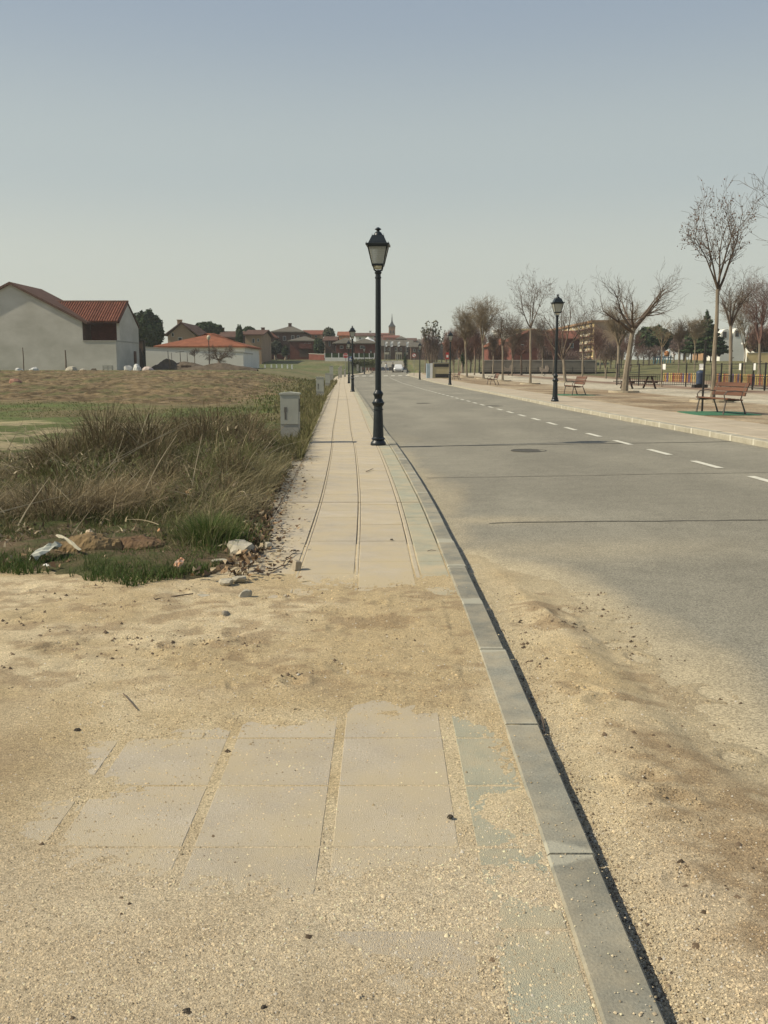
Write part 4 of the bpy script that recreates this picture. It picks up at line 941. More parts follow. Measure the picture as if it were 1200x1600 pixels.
for t_, L_, ks in ((t1, L1, (.52, .90)), (t2, L2, (.36, .52))):
    for k in ks: MB().box(L_ * k - .17, L_ * k + .17, -.05, -.04, 1.12, 1.5).build('white_plate', M['white'], t_)
pc = [noise_mat('picket_' + n_, c, tuple(v * 1.25 for v in c), 5, .6) for n_, c in (('yellow', (.34, .25, .08)), ('orange', (.32, .14, .05)), ('red', (.2, .04, .03)), ('violet', (.08, .05, .12)), ('pale_yellow', (.36, .31, .16)))]
def pickets(x0, x1, Y0, Y1, n, label):
    p0 = (X_at(x0, Y0), Y0); p1 = (X_at(x1, Y1), Y1); L = math.hypot(p1[0] - p0[0], p1[1] - p0[1])
    t = thing('picket_fence', label, 'fence', (p0[0], p0[1], gz(*p0)), math.atan2(p1[1] - p0[1], p1[0] - p0[0]))
    for z in (.2, .55): MB().box(0, L, .0, .03, z, z + .06).build('rail', pc[4], t)
    for k in range(n):
        w = L / n * .27; x = (k + .5) * L / n; m = pc[[0, 0, 1, 0, 2, 1, 0, 4, 1, 3, 3, 2, 0, 1][(k * 5 + k // 7) % 14]]
        MB().prism([(x - w, .05), (x + w, .05), (x + w, .72), (x, .8), (x - w, .72)], -.03, -.002).build('picket', m, t)
pickets(1036, 1092, 82, 76, 18, 'low yellow and orange picket fence behind the litter bin')
pickets(1118, 1262, 74, 56, 44, 'low multicoloured picket fence round the playground at the right edge')

# the cream roadside container
Y = 100.0; X0, zt = at(676, 567.5, Y); X1, zb = at(701.3, 591.5, Y); w = X1 - X0; zb = .2; h = zt - zb
t = thing('display_container', 'cream container with two dark horizontal bands standing on the right pavement', 'container', (X0, Y, zb), rad(0))
cm = noise_mat('container_cream', (.36, .31, .18), (.42, .365, .22), 2, .7); pb = noise_mat('container_blue', (.25, .33, .38), (.35, .42, .46), 2, .6)
MB().box(0, w, 0, 1.6, 0, h).build('body', cm, t)
MB().box(-.62, -.002, .3, 1.5, .05, h - .03).build('side_box', pb, t); MB().box(-.25, -.003, -.06, .1, 0, h).build('corner_post', M['white'], t)
MB().box(.16, w - .02, -.03, -.002, h * .77, h * .95).build('dark_band', M['iron'], t); MB().box(.3, w - .02, -.03, -.002, h * .12, h * .34).build('dark_band', M['iron'], t)
MB().box(.1, w + .04, -.06, 1.66, h + .002, h + .07).build('roof', M['galv'], t)

# ================================================================== BARE TREES
def tubes(name, segs, mat, parent, kind=None, n=4):
    """segs: (p0, p1, r0, r1) all as one mesh, vectorised"""
    P0 = np.array([s[0] for s in segs]); P1 = np.array([s[1] for s in segs]); R0 = np.array([s[2] for s in segs]); R1 = np.array([s[3] for s in segs])
    D = P1 - P0; D /= np.linalg.norm(D, axis=1, keepdims=True) + 1e-9
    A = np.where(np.abs(D[:, 2:3]) < .9, np.array([[0, 0, 1.]]), np.array([[1., 0, 0]])); U = np.cross(D, A); U /= np.linalg.norm(U, axis=1, keepdims=True); W_ = np.cross(D, U)
    V = []
    for P, R in ((P0, R0), (P1, R1)):
        for k in range(n):
            a = 2 * pi * k / n; V.append(P + (U * cos(a) + W_ * sin(a)) * R[:, None])
    V = np.stack(V, 1).reshape(-1, 3); i = np.arange(len(segs))[:, None] * 2 * n
    F = np.concatenate([i + np.array([[k, (k + 1) % n, n + (k + 1) % n, n + k]]) for k in range(n)])
    return np_mesh(name, V, [F], mat, parent, smooth=True, kind=kind)
def bare_tree(label, X, Y, zb, fork, top, spread, r0, seed, lean=(0, 0), style='vase', limbs=5, fine=1.0, mats=('bark', 'twig'), leaves=0, group='bare park trees', up=.35, thick=1.0, name='bare_tree'):
    R = random.Random(seed); t = thing(name, label, 'tree', (X, Y, zb), 0, group)
    pts = []; n = 7
    for k in range(n + 1):
        s = k / n; pts.append((lean[0] * s ** 1.3 + R.uniform(-.02, .02) * (0 < k < n), lean[1] * s + R.uniform(-.02, .02), -.1 + (fork + .1) * s))
    b = MB(); b.path(pts, [r0 * (1.3 if k == 0 else (1 - .28 * k / n) * R.uniform(.93, 1.07)) for k in range(n + 1)], 8); b.path([Vector(pts[3]), Vector(pts[3]) + Vector((r0 * 1.4, -r0 * .5, .05))], [r0 * .35, r0 * .2], 5); b.build('trunk', M[mats[0]], t, True)
    segs = []; tips = []; p = Vector(pts[-1]); Hc = top - fork
    def grow(p, d, L, r, lev):
        ns = 3 if lev > 1 else 5
        for k in range(ns):
            d = (d + Vector((R.gauss(0, .10), R.gauss(0, .10), R.gauss(0, .07) + up * .16 * (1 if lev < 2 else .5)))).normalized()
            q = p + d * (L / ns); r1 = r * (1 - .55 / ns * (k + 1) / (1 + .2 * k)); r1 = max(r1, .0032 * thick); segs.append((tuple(p), tuple(q), r, r1)); p = q; r = r1
            if lev < 3 and k >= (0 if lev else 1):
                m = (2 if lev < 2 else 1) * fine
                m = int(m) + (R.random() < m % 1)
                for _ in range(m):
                    ax = d.orthogonal().normalized(); ax.rotate(Matrix.Rotation(R.uniform(0, 2 * pi), 3, d)); nd = (d + ax * R.uniform(.5, 1.1)).normalized()
                    grow(p, nd, L * R.uniform(.32, .55), r * .55, lev + 1)
        tips.append((tuple(p), tuple(d)))
    for k in range(limbs):
        a = 2 * pi * (k + R.uniform(-.25, .25)) / limbs + seed; s = spread * R.uniform(.75, 1.1)
        if style == 'vase': d = Vector((cos(a) * s * .8, sin(a) * s * .8, Hc * R.uniform(.75, 1.0)))
        elif style == 'wide': d = Vector((cos(a) * s, sin(a) * s, Hc * R.uniform(.25, .6)))
        else: d = Vector((cos(a) * s * .5, sin(a) * s * .5, Hc))
        L = d.length * .72; grow(p - Vector((0, 0, R.uniform(0, .25) * (k > 1))), d.normalized(), L, r0 * R.uniform(.42, .6), 0)
    if style == 'vase':
        grow(p, Vector((R.uniform(-.1, .1), R.uniform(-.1, .1), 1)), Hc * .66, r0 * .55, 0)
    tubes('crown', segs, M[mats[1]], t)
    if leaves:
        leaves = int(leaves * .75); S = [segs[R.randrange(len(segs))] for _ in range(leaves)]; S = [s for s in S if s[2] < r0 * .3]; n = len(S)
        if n:
            P = np.array([np.array(s[0]) * (1 - u) + np.array(s[1]) * u for s, u in zip(S, rng.random(n))]); P += rng.normal(0, .04, P.shape); P[:, 2] -= .04
            sz = rng.uniform(.014, .034, n) * (1 + .3 * (Y > 40)); V = []
            for dx, dy, dz in ((-1, 0, 0), (0, 0, 1.2), (1, 0, 0), (0, 0, -1.2), (0, 1, 0), (0, -1, 0)): V.append(P + sz[:, None] * np.array([[dx, dy, dz]]) * rng.uniform(.6, 1.1, (n, 1)))
            V = np.stack(V, 1).reshape(-1, 3); i = np.arange(n)[:, None] * 6
            F = np.concatenate([i + np.array([f]) for f in ((0, 1, 4), (1, 2, 4), (2, 3, 4), (3, 0, 4), (1, 0, 5), (2, 1, 5), (3, 2, 5), (0, 3, 5))])
            np_mesh('seed_balls', V, [F], M['leafy'], t, colors=np.repeat(palette([(.13, .075, .045), (.19, .11, .07), (.09, .055, .035)], n), 6, 0), kind='stuff')
    return t
def tree_at(label, x, yb, Y, xf, yf, yt, half_px, r_px, seed, **k):
    X, Z = at(x, yb, Y); Xf, Zf = at(xf, yf, Y); _, Zt = at(x, yt, Y); s = Y / F_PX
    return bare_tree(label, X, Y, Z, Zf - Z, Zt - Z, half_px * s, r_px * s, seed, lean=(Xf - X, 0), **k)
tree_at('tall bare plane tree hung with brown seed balls behind the nearest bench', 1113.5, 628.5, 34.4, 1121, 452, 296, 74, 3.7, 3, leaves=900, limbs=4, fine=.85, thick=1.2, up=.8)
tree_at('bare tree with crooked leaning trunk and wide flat crown in front of the picnic table', 975, 613.5, 48, 990, 512, 385, 96, 5.0, 11, style='wide', limbs=7, fine=.75, thick=1.1, up=.4)
tree_at('bare slender tree with pale upright trunk left of the right-hand lamp', 828.5, 600.5, 72, 829, 513, 422, 40, 2.0, 21, limbs=4, fine=.8, leaves=260, thick=1.6)
tree_at('bare tree with forking trunk just right of the right-hand lamp, leaning limbs', 883, 595, 80, 880, 560, 436, 50, 2.7, 31, limbs=4, fine=.75, leaves=260, thick=1.8, up=.6)
tree_at('bare slim tree in front of the red brick house, fourth from the right-hand lamp', 785.5, 596.5, 86, 785, 540, 486, 24, 1.7, 41, limbs=5, fine=.9, thick=1.8, leaves=160)
tree_at('bare upright tree with twiggy tan crown beside the third bench', 755.5, 591.5, 96, 754, 535, 474, 27, 1.7, 51, style='up', limbs=9, fine=1.3, mats=('bark', 'twig_pale'), thick=1.7)
tree_at('bare upright tree with tan crown and thin pale trunk, left of the third bench', 729.5, 590.5, 104, 727, 543, 489, 26, 1.7, 61, style='up', limbs=9, fine=1.3, mats=('bark', 'twig_pale'), thick=1.8)
tree_at('bare young tree with straight thin trunk behind the second bench', 909.8, 593.5, 100, 911, 552, 470, 34, 1.6, 71, limbs=5, fine=.8, leaves=200, thick=2.0)
tree_at('small bare forked sapling in front of the low dark wall', 946.5, 596.5, 98, 946, 573, 540, 18, 1.5, 81, limbs=4, fine=.7, thick=1.5)
tree_at('knotted pollard tree with twisted stump head between the picnic table and lamp', 965, 590, 105, 967, 540, 478, 32, 3.0, 91, limbs=7, fine=1.2, thick=1.9, mats=('bark', 'twig_pale'))
tree_at('dark bare tree with thick trunk behind the nearest bench, right of the plane tree', 1141, 597, 66, 1142, 507, 425, 46, 3.2, 101, limbs=5, fine=.8, thick=1.6, up=.3)
tree_at('bare tree with reddish twiggy crown at the right edge behind the playground', 1186, 585, 95, 1187, 537, 440, 40, 2.6, 111, style='up', limbs=8, fine=1.0, mats=('bark', 'twig_red'), thick=2.0)
tree_at('thin bare sapling with pale stem behind the picnic table', 1033.5, 603, 62, 1034, 542, 500, 24, 1.3, 121, limbs=4, fine=.8, thick=1.2, mats=('bark', 'twig_pale'))
tree_at('dark umbrella shaped tree with brown crown in front of the red brick house', 815, 588, 122, 814, 552, 528, 20, 1.8, 131, style='wide', limbs=9, fine=1.4, mats=('twig', 'twig_red'), thick=2.2)
tree_at('large bare tree beyond the right edge reaching thin branches into the sky', 1330, 640, 30, 1325, 450, 215, 175, 6, 141, style='wide', limbs=7, fine=.8, thick=1.3, up=1.0)
for i, (x, yb, Y, yf, yt, hp, lb, mt) in enumerate((
        (716, 589, 118, 560, 512, 13, 'small reddish bare tree right of the cream container', 'twig_red'),
        (741, 588, 120, 556, 505, 16, 'narrow bare tree between two pale trunks near the third bench', 'twig_red'),
        (770, 588, 128, 556, 520, 15, 'low bare tree behind the third bench in front of the grey wall', 'twig'),
        (847, 588, 128, 560, 505, 22, 'bare tree with thin grey stem against the red brick house', 'twig'),
        (864, 588, 122, 562, 512, 14, 'bare shrubby tree seen just left of the right-hand lamp', 'twig_red'),
        (931, 588, 128, 560, 515, 22, 'bare purplish tree in front of the tan apartment wall', 'twig_red'),
        (985, 585, 135, 560, 518, 22, 'bare purplish tree behind the crooked tree trunk', 'twig_red'),
        (1060, 587, 110, 545, 505, 26, 'bare dark tree left of the litter bin in front of the pines', 'twig'),
        (1085, 584, 120, 540, 496, 22, 'bare tree with tall thin trunk just left of the plane tree', 'twig_pale'),
        (1163, 586, 100, 545, 462, 26, 'bare tree with straight pale stem in front of the white house', 'twig_pale'),
        (800, 589, 115, 560, 496, 20, 'bare slender grey tree between the pale trunks by the red house', 'twig'))):
    tree_at(lb, x, yb, Y, x + 1, yf, yt, hp, 1.2, 200 + i * 7, limbs=6, fine=1.25, thick=2.0, mats=('bark', mt), style='up' if i % 2 else 'vase')
# thin stakes and posts near the bench
b = MB(); b.tube((0, 0, 0), (0, 0, 2.05), .03, .028, 6); o = b.build('stake', M['iron']); X, _ = at(1097, 640, 27); o.location = (X, 27, .15); tag(o, 'thin dark metal post standing behind the nearest bench', 'post')
# pale concrete collars round the tree bases
for (x, Y, lb) in ((975, 48, 'pale concrete ring round the foot of the crooked tree'), (1113.5, 34.4, 'pale concrete ring round the foot of the plane tree'), (828.5, 72, 'pale concrete ring round the pale upright tree left of the lamp'), (785.5, 86, 'pale concrete ring round the slim tree by the red house'), (755.5, 96, 'pale concrete ring round the tree beside the third bench'), (729.5, 104, 'pale concrete ring round the tree nearest the cream container'), (883, 80, 'pale concrete ring round the forking tree right of the lamp')):
    X, _ = at(x, 600, Y); zb = gz(X, Y); b = MB(); n = 20
    for k in range(n):
        a0, a1 = 2 * pi * k / n, 2 * pi * (k + 1) / n
        v = [(X + r * cos(a), Y + r * sin(a), z) for a in (a0, a1) for r, z in ((.78, zb - .1), (.78, zb + .09), (.6, zb + .09), (.6, zb - .1))]
        b.add(v, [(0, 4, 5, 1), (1, 5, 6, 2), (2, 6, 7, 3)])
    tag(b.build('tree_ring', M['mortar']), lb, 'tree ring', 'pale rings round the tree feet')

# ================================================================== CRUMBLED CONCRETE, STONES, SCRAPS
def rock(name, label, x, y, z, sx_, sy_, sz_, mat, seed, cat='stone', rz=0, group=None, flat=.0):
    R = random.Random(seed); import bmesh
    bm = bmesh.new(); bmesh.ops.create_icosphere(bm, subdivisions=2, radius=1)
    axes = [(Vector((R.gauss(0, 1), R.gauss(0, 1), R.gauss(0, .7))).normalized(), R.uniform(.55, .85)) for _ in range(9)] + [(Vector((0, 0, 1)), .62 - flat)]
    for v in bm.verts:
        for a, d in axes:
            k = v.co.dot(a)
            if k > d: v.co -= a * (k - d) * .96
        v.co += Vector((R.gauss(0, .03), R.gauss(0, .03), R.gauss(0, .03))); v.co = Vector((v.co.x * sx_, v.co.y * sy_, v.co.z * sz_))
    me = bpy.data.meshes.new(name); bm.to_mesh(me); bm.free(); me.materials.append(mat); o = link(bpy.data.objects.new(name, me)); o.location = (x, y, z); o.rotation_euler = (0, 0, rz)
    return tag(o, label, cat, group)
st = noise_mat('broken_concrete', (.28, .255, .19), (.42, .385, .30), 9, .95, .6, 60, bdist=.01); st2 = noise_mat('stone_grey', (.2, .175, .13), (.3, .27, .21), 9, .95, .6, 60)
def G(x, y, z=0): return gp(x, y, z)
for (lb, px, py, sx_, sy_, sz_, m, sd_, rz, fl, zz) in (
        ('large tilted grey broken paving slab lying at the edge of the weeds', 378, 866, .14, .17, .07, st, 5, .2, .2, .06),
        ('thin flat broken slab in front of the large tilted slab', 345, 882, .085, .045, .022, st, 6, .1, .3, .03),
        ('broken slab piece under the near edge of the large tilted slab', 385, 884, .07, .05, .03, st, 16, .6, .3, .02),
        ('pale rough concrete lump beside the green grass front', 355, 914, .055, .05, .035, st, 7, .4, .2, .025),
        ('second pale rough concrete lump, just right of the first', 374, 910, .05, .055, .04, st, 8, 1.0, .2, .025),
        ('crumbly grey lump half sunk in the sand below the slabs', 383, 934, .05, .045, .045, st, 9, .1, 0, .02),
        ('flat pale slab nearly buried in sand below the grass', 327, 931, .085, .05, .02, st, 10, .2, .4, .006),
        ('small grey stone alone on the sand', 353, 965, .034, .03, .036, st2, 12, .7, 0, .016),
        ('pale angular stone on the dirt at the pavement edge', 419, 857, .035, .045, .045, st, 13, .5, .1, .025)):
    x, y = G(px, py); rock('concrete_chunk' if m is st else 'stone', lb, x, y, zz, sx_, sy_, sz_, m, sd_, 'stone', rz, None, fl)
x, y = G(463, 890); b = MB(); b.bbox(-.022, .022, -.03, .03, 0, .065, .006); o = b.build('brick_piece', noise_mat('brick_bit', (.25, .21, .15), (.36, .31, .23), 20, .9)); o.location = (x, y, .0); o.rotation_euler = (.05, .12, .5); tag(o, 'small upright block of stone standing on the clean paving', 'stone')
def mound(name, label, px, py, w, l, h, m, seed, z=0.0):
    x, y = G(px, py); n = 34; vs = []
    for j in range(n):
        for i in range(n):
            u, v = i / (n - 1) * 2 - 1, j / (n - 1) * 2 - 1; r = math.hypot(u, v)
            f_ = float(fbm(u * 2.2 + seed, v * 2.2, seed, 4, .6)); hh = max(0, 1 - r ** 2.2 + .45 * f_) ** .7
            vs.append((u * w * (1 + .1 * f_), v * l, h * hh - .03 * (r > .9)))
    b = MB(); b.add(vs, [tuple(q) for q in grid_faces(n, n).tolist()]); o = b.build(name, m); o.location = (x, y + l * .6, z); return tag(o, label, 'dirt lump')
mound('dirt_mound', 'lump of yellow brown clay in the grass near the left edge', 133, 872, .25, .18, .13, noise_mat('clay', (.13, .09, .045), (.25, .175, .085), 7, .95, .8, 30, bdist=.02), 21, .03)
mound('dirt_mound', 'dark earth lump between the clay lump and the orange scrap', 215, 868, .22, .16, .10, noise_mat('clay_dark', (.09, .055, .03), (.17, .11, .06), 7, .95, .8, 30, bdist=.02), 25, .03)
def scrap(name, label, px, py, z, w, l, hgt, c1, c2, seed, cat, rz=0):
    R = random.Random(seed); x, y = G(px, py, z); n = 7; vs = []
    for j in range(n):
        for i in range(n):
            u, v = i / (n - 1) * 2 - 1, j / (n - 1) * 2 - 1; k = 1 - .35 * v * v; vs.append((u * w * k + R.gauss(0, w * .06), v * l + R.gauss(0, l * .05), hgt * (1 - u * u * .8 - v * v * .5) + R.gauss(0, hgt * .22)))
    vs += [(p[0], p[1], p[2] - .0025) for p in vs]; f = []
    for j in range(n - 1):
        for i in range(n - 1): a = j * n + i; f += [(a, a + 1, a + n + 1, a + n), (a + n * n, a + n + n * n, a + n + 1 + n * n, a + 1 + n * n)]
    b = MB(); b.add(vs, f); o = b.build(name, noise_mat(name, c1, c2, 30, .7)); o.location = (x, y, z); o.rotation_euler = (R.uniform(-.2, .5), R.uniform(-.3, .3), rz); return tag(o, label, cat)
scrap('broken_shell', 'orange and white curved scrap lying in the green grass', 280, 880, .075, .03, .05, .022, (.62, .52, .40), (.55, .22, .07), 31, 'litter', -.3)
scrap('plastic_rag', 'torn whitish plastic rag draped over the grass at the left', 72, 862, .09, .055, .12, .04, (.36, .36, .28), (.52, .52, .42), 33, 'litter', -.6)
scrap('plastic_strip', 'long pale plastic strip curling over the clay lump', 108, 848, .14, .016, .12, .02, (.4, .36, .25), (.5, .46, .34), 34, 'litter', 1.2)
scrap('paper_scrap', 'small white paper scrap below the plastic rag', 73, 884, .05, .02, .035, .012, (.5, .48, .42), (.6, .58, .52), 35, 'litter', .8)
scrap('paper_scrap', 'pale upright scrap in the weeds above the clay lump', 140, 832, .12, .03, .035, .02, (.34, .25, .15), (.5, .42, .3), 36, 'litter', .3)
scrap('paper_scrap', 'white scrap at the far left among the dry weeds', 43, 822, .06, .03, .035, .008, (.5, .46, .36), (.6, .57, .47), 37, 'litter', .3)
scrap('dry_leaf', 'large curled tan leaf on the dark litter beside the pavement', 408, 800, .03, .03, .035, .02, (.42, .27, .14), (.55, .40, .25), 38, 'leaf', .5)
scrap('dry_leaf', 'orange tan leaf caught in the weeds above the green tuft', 298, 770, .22, .05, .04, .03, (.33, .19, .08), (.5, .36, .2), 39, 'leaf', .5)
scrap('dry_leaf', 'small orange leaf in the weeds left of the green tuft', 250, 830, .1, .022, .03, .02, (.4, .2, .09), (.5, .3, .16), 40, 'leaf', .2)
def twig(label, pts, r, z=.006):
    P = []; 
    for (px, py) in pts: x, y = G(px, py); P.append((x, y, z + random.uniform(0, .012)))
    b = MB(); b.path(P, [r * (1 - .5 * k / len(P)) for k in range(len(P))], 5); tag(b.build('twig', M['twig']), label, 'twig')
twig('long dark twig lying across the paving beside the upright stone', [(405, 893), (425, 893), (441, 886), (455, 884)], .005)
twig('short branching twig above the long one on the paving', [(441, 886), (448, 876), (458, 868), (463, 866)], .004)
twig('long crooked twig on the sand below the grass edge', [(232, 937), (243, 942), (262, 937), (282, 935), (302, 932)], .006, .014)
twig('thin twig on the sand at the left', [(193, 1090), (204, 1103), (214, 1114)], .003, .012)
twig('little dark twig lying on the sand beside the kerb on the road side', [(846, 1112), (849, 1125), (851, 1138)], .004, -.02)
twig('small twig on the paving near the lamp', [(572, 738), (577, 736), (583, 734)], .006)
twig('little bent twig on the grey slabs', [(668, 863), (674, 861), (681, 862)], .003)
for (px, py, s, lb) in ((295, 1583, .015, 'dark withered leaf on the sand at the bottom edge'), (412, 1575, .008, 'small dark crumb right of the withered leaf at the bottom'), (703, 1276, .010, 'small dark leaf on the tiles near the kerb'), (120, 1141, .014, 'dark moss clump on the sand at the left'), (612, 843, .013, 'dark leaf lying on the paving halfway to the lamp')):
    x, y = G(px, py); scrap('withered_leaf', lb, px, py, .008, s, s * .8, .006, (.03, .025, .018), (.07, .055, .035), int(px), 'leaf', px)
# ================================================================== BUILDINGS
def bm_(name, c, var=.12, scale=.5, bump=.0, rough=.9, brick=None):
    c2 = tuple(min(1, v * (1 + var)) for v in c); c1 = tuple(v * (1 - var) for v in c)
    m = noise_mat(name, c1, c2, scale, rough, bump, 6)
    if brick:
        n, l = m.node_tree.nodes, m.node_tree.links; b = n['Principled BSDF']; src = b.inputs['Base Color'].links[0].from_socket
        t = n.new('ShaderNodeTexCoord'); mp = n.new('ShaderNodeMapping'); mp.inputs['Rotation'].default_value = (pi / 2, 0, 0); l.new(t.outputs['Object'], mp.inputs[0])
        br = n.new('ShaderNodeTexBrick'); br.inputs['Scale'].default_value = 3.0; br.inputs['Color1'].default_value = (1, 1, 1, 1); br.inputs['Color2'].default_value = (.78, .78, .78, 1); br.inputs['Mortar'].default_value = (1.35, 1.3, 1.2, 1); br.inputs['Mortar Size'].default_value = .018
        l.new(mp.outputs[0], br.inputs[0]); vm = n.new('ShaderNodeVectorMath'); vm.operation = 'MULTIPLY'; l.new(src, vm.inputs[0]); l.new(br.outputs[0], vm.inputs[1]); l.new(vm.outputs[0], b.inputs['Base Color'])
    return m
def rooftile(name, c, sc=2.2, axis='X'):
    m = noise_mat(name, tuple(v * .75 for v in c), tuple(min(1, v * 1.2) for v in c), 1.2, .9)
    n, l = m.node_tree.nodes, m.node_tree.links; b = n['Principled BSDF']; t = n.new('ShaderNodeTexCoord'); w = n.new('ShaderNodeTexWave'); w.bands_direction = axis; w.inputs['Scale'].default_value = sc
    l.new(t.outputs['Object'], w.inputs[0]); bp = n.new('ShaderNodeBump'); bp.inputs['Strength'].default_value = .8; bp.inputs['Distance'].default_value = .08; l.new(w.outputs[0], bp.inputs['Height']); l.new(bp.outputs[0], b.inputs['Normal']); return m
M['render'] = noise_mat('grey_render', (.42, .40, .33), (.56, .535, .46), .35, .95, .15, 4, stretch=(1, 1, 1.6))
M['whitewall'] = noise_mat('white_wall', (.62, .61, .53), (.72, .71, .63), .5, .95)
M['brick'] = bm_('red_brick', (.135, .048, .035), .2, .7, brick=1); M['brick_dark'] = bm_('dark_brick', (.11, .065, .045), .2, .7, brick=1); M['brick_tan'] = bm_('tan_brick', (.30, .19, .11), .15, .6, brick=1)
M['tan'] = bm_('tan_render', (.33, .23, .145), .1); M['cream'] = bm_('cream_render', (.5, .45, .33), .1); M['ochre'] = bm_('ochre_render', (.62, .48, .24), .1)
M['roof_red'] = rooftile('clay_tiles', (.20, .07, .04)); M['roof_orange'] = rooftile('orange_tiles', (.27, .10, .05)); M['roof_grey'] = rooftile('grey_roof_tiles', (.13, .115, .085)); M['roof_brown'] = rooftile('brown_tiles', (.115, .062, .042))
M['pane'] = noise_mat('window_glass', (.02, .022, .024), (.05, .055, .055), .8, .15, spec=.5); M['frame'] = bm_('window_frame', (.5, .48, .42), .05); M['shutter'] = bm_('shutter', (.10, .07, .05), .1)

def hexa(v): return MB().add(v, [(0, 3, 2, 1), (4, 5, 6, 7), (0, 1, 5, 4), (1, 2, 6, 5), (2, 3, 7, 6), (3, 0, 4, 7)])
def window(par, x0, x1, z0, z1, y=0, fm=None, pm=None, name='window'):
    f = MB(); t = max(.05, .12 * min(x1 - x0, z1 - z0))
    for a in ((x0, x1, z1 - t, z1), (x0, x1, z0, z0 + t), (x0, x0 + t, z0 + t, z1 - t), (x1 - t, x1, z0 + t, z1 - t)): f.box(a[0], a[1], y - .07, y + .0, a[2], a[3])
    o = f.build(name, fm or M['frame'], par); MB().box(x0 + t, x1 - t, y - .03, y - .004, z0 + t, z1 - t).build('pane', pm or M['pane'], o); return o
def roof_geo(b, x0, x1, y0, y1, ze, zr, kind, oh=.5, th=.18, ins=None):
    X0, X1, Y0, Y1 = x0 - oh, x1 + oh, y0 - oh, y1 + oh; ym, xm = (Y0 + Y1) / 2, (X0 + X1) / 2
    if kind == 'gable_x':
        P = [(Y0, ze), (ym, zr), (Y1, ze), (Y1, ze + th), (ym, zr + th), (Y0, ze + th)]; b.prism(P, X0, X1, 'x')
    elif kind == 'gable_y':
        P = [(X0, ze), (xm, zr), (X1, ze), (X1, ze + th), (xm, zr + th), (X0, ze + th)]; b.prism(P, Y0, Y1, 'y')
    elif kind == 'hip':
        k = ins if ins is not None else min((Y1 - Y0) / 2, (X1 - X0) / 2.2)
        v = [(X0, Y0, ze), (X1, Y0, ze), (X1, Y1, ze), (X0, Y1, ze), (X0, Y0, ze + th), (X1, Y0, ze + th), (X1, Y1, ze + th), (X0, Y1, ze + th), (X0 + k, ym, zr + th), (X1 - k, ym, zr + th)]
        b.add(v, [(3, 2, 1, 0), (0, 1, 5, 4), (1, 2, 6, 5), (2, 3, 7, 6), (3, 0, 4, 7), (4, 5, 9, 8), (6, 7, 8, 9), (5, 6, 9), (7, 4, 8)])
    elif kind == 'flat': b.box(X0, X1, Y0, Y1, ze + .002, zr)
    return b
def house(label, Y, x0, x1, ye, yb, yr, depth, kind, wm, rm, wins=(), cat='house', name='house', group=None, oh=.5, chim=None, zb=None, dark=None, ins=None):
    X0, ze = at(x0, ye, Y); X1, _ = at(x1, ye, Y); _, zr = at(x0, yr, Y + (depth / 2 if kind in ('gable_x', 'hip') else 0)); base = min(gz(X0, Y), gz(X1, Y)) - .4 if zb is None else zb
    t = thing(name, label, cat, (X0, Y, base), 0, group); w = X1 - X0; e = ze - base; r = zr - base
    b = MB()
    b.box(0, w, 0, depth, 0, e)
    if kind == 'gable_x': b.prism([(0, e + .001), (depth, e + .001), (depth / 2, r - .02)], .002, w - .002, 'x')
    if kind == 'gable_y': b.prism([(0, e + .001), (w, e + .001), (w / 2, r - .02)], .002, depth - .002, 'y')
    b.build('wall', wm, t)
    rf = roof_geo(MB(), 0, w, 0, depth, e, r, kind, oh, ins=ins).build('roof', rm, t)
    for (a, c, d_, f_) in wins:      # pixels: xa, xb, ytop, ybottom
        xa, zt = at(a, d_, Y); xb, zo = at(c, f_, Y); window(t, xa - X0, xb - X0, zo - base, zt - base, 0)
    if chim:
        for cx in (chim if isinstance(chim, (list, tuple)) else [chim]):
            xc, _ = at(cx, ye, Y); xc -= X0; b = MB(); b.box(xc - .35, xc + .35, depth / 2 - .9, depth / 2 - .3, e, r + .7); b.box(xc - .42, xc + .42, depth / 2 - .97, depth / 2 - .23, r + .7, r + .82); b.build('chimney', wm, rf)
    return t

# ---- the rendered house with the red loggia at the left
Y = 90.0; gb = gz(-27, 90) - .3
t = thing('house', 'grey rendered gabled house with red tiled wing and brick loggia at the far left', 'house', (0, Y, gb))
def px(x, y, Yd=Y): X, Z = at(x, y, Yd); return X, Z - gb
xa, ze = px(-96, 502); xb, _ = px(128, 502); xc, zr = px(16, 444.5); xw, zl = px(181, 533.5)
MB().prism([(xa, 0), (xb, 0), (xb, ze), (xc, zr), (xa, ze)], 0, 8.0).build('gable_wall', M['render'], t)
for s, (p, q) in enumerate((((xa - .5, ze - .28), (xc, zr)), ((xc, zr), (xb + .5, ze - .28)))):
    MB().prism([p, q, (q[0], q[1] + .24), (p[0], p[1] + .24)], -.25, 8.2).build('roof_slope', M['roof_brown'], t)
MB().box(xb + .002, xw, 0.002, 8.4, 0, zl).build('yard_wall', M['render'], t)
MB().box(xb + .002, xw + .02, -.04, 8.42, zl + .002, zl + .1).build('wall_coping', M['concrete'], t)
x2, _ = px(187.5, 533, 91.3); xr_, ze2 = px(187.5, 503.5, 91.3); _, zr2 = px(197, 474.5, 94.5); xl, _ = px(88, 474, 94.5); _, zb2 = px(209, 513, 99)
MB().box(xb + .01, x2 - .3, 2.6, 8.0, zl + .102, ze2 + .3).build('loggia_wall', M['brick'], t)
MB().box(xb - .3, xb + .005, .1, 2.6, zl + .102, ze).build('loggia_side', M['brick_dark'], t)
MB().prism([(1.3, zl + .1), (8.3, zl + .1), (8.3, zb2), (4.5, zr2 - .05), (1.3, ze2)], x2 - .28, x2, 'x').build('end_gable', M['render'], t)
b = MB(); nT = 30; x_l = xl - 2
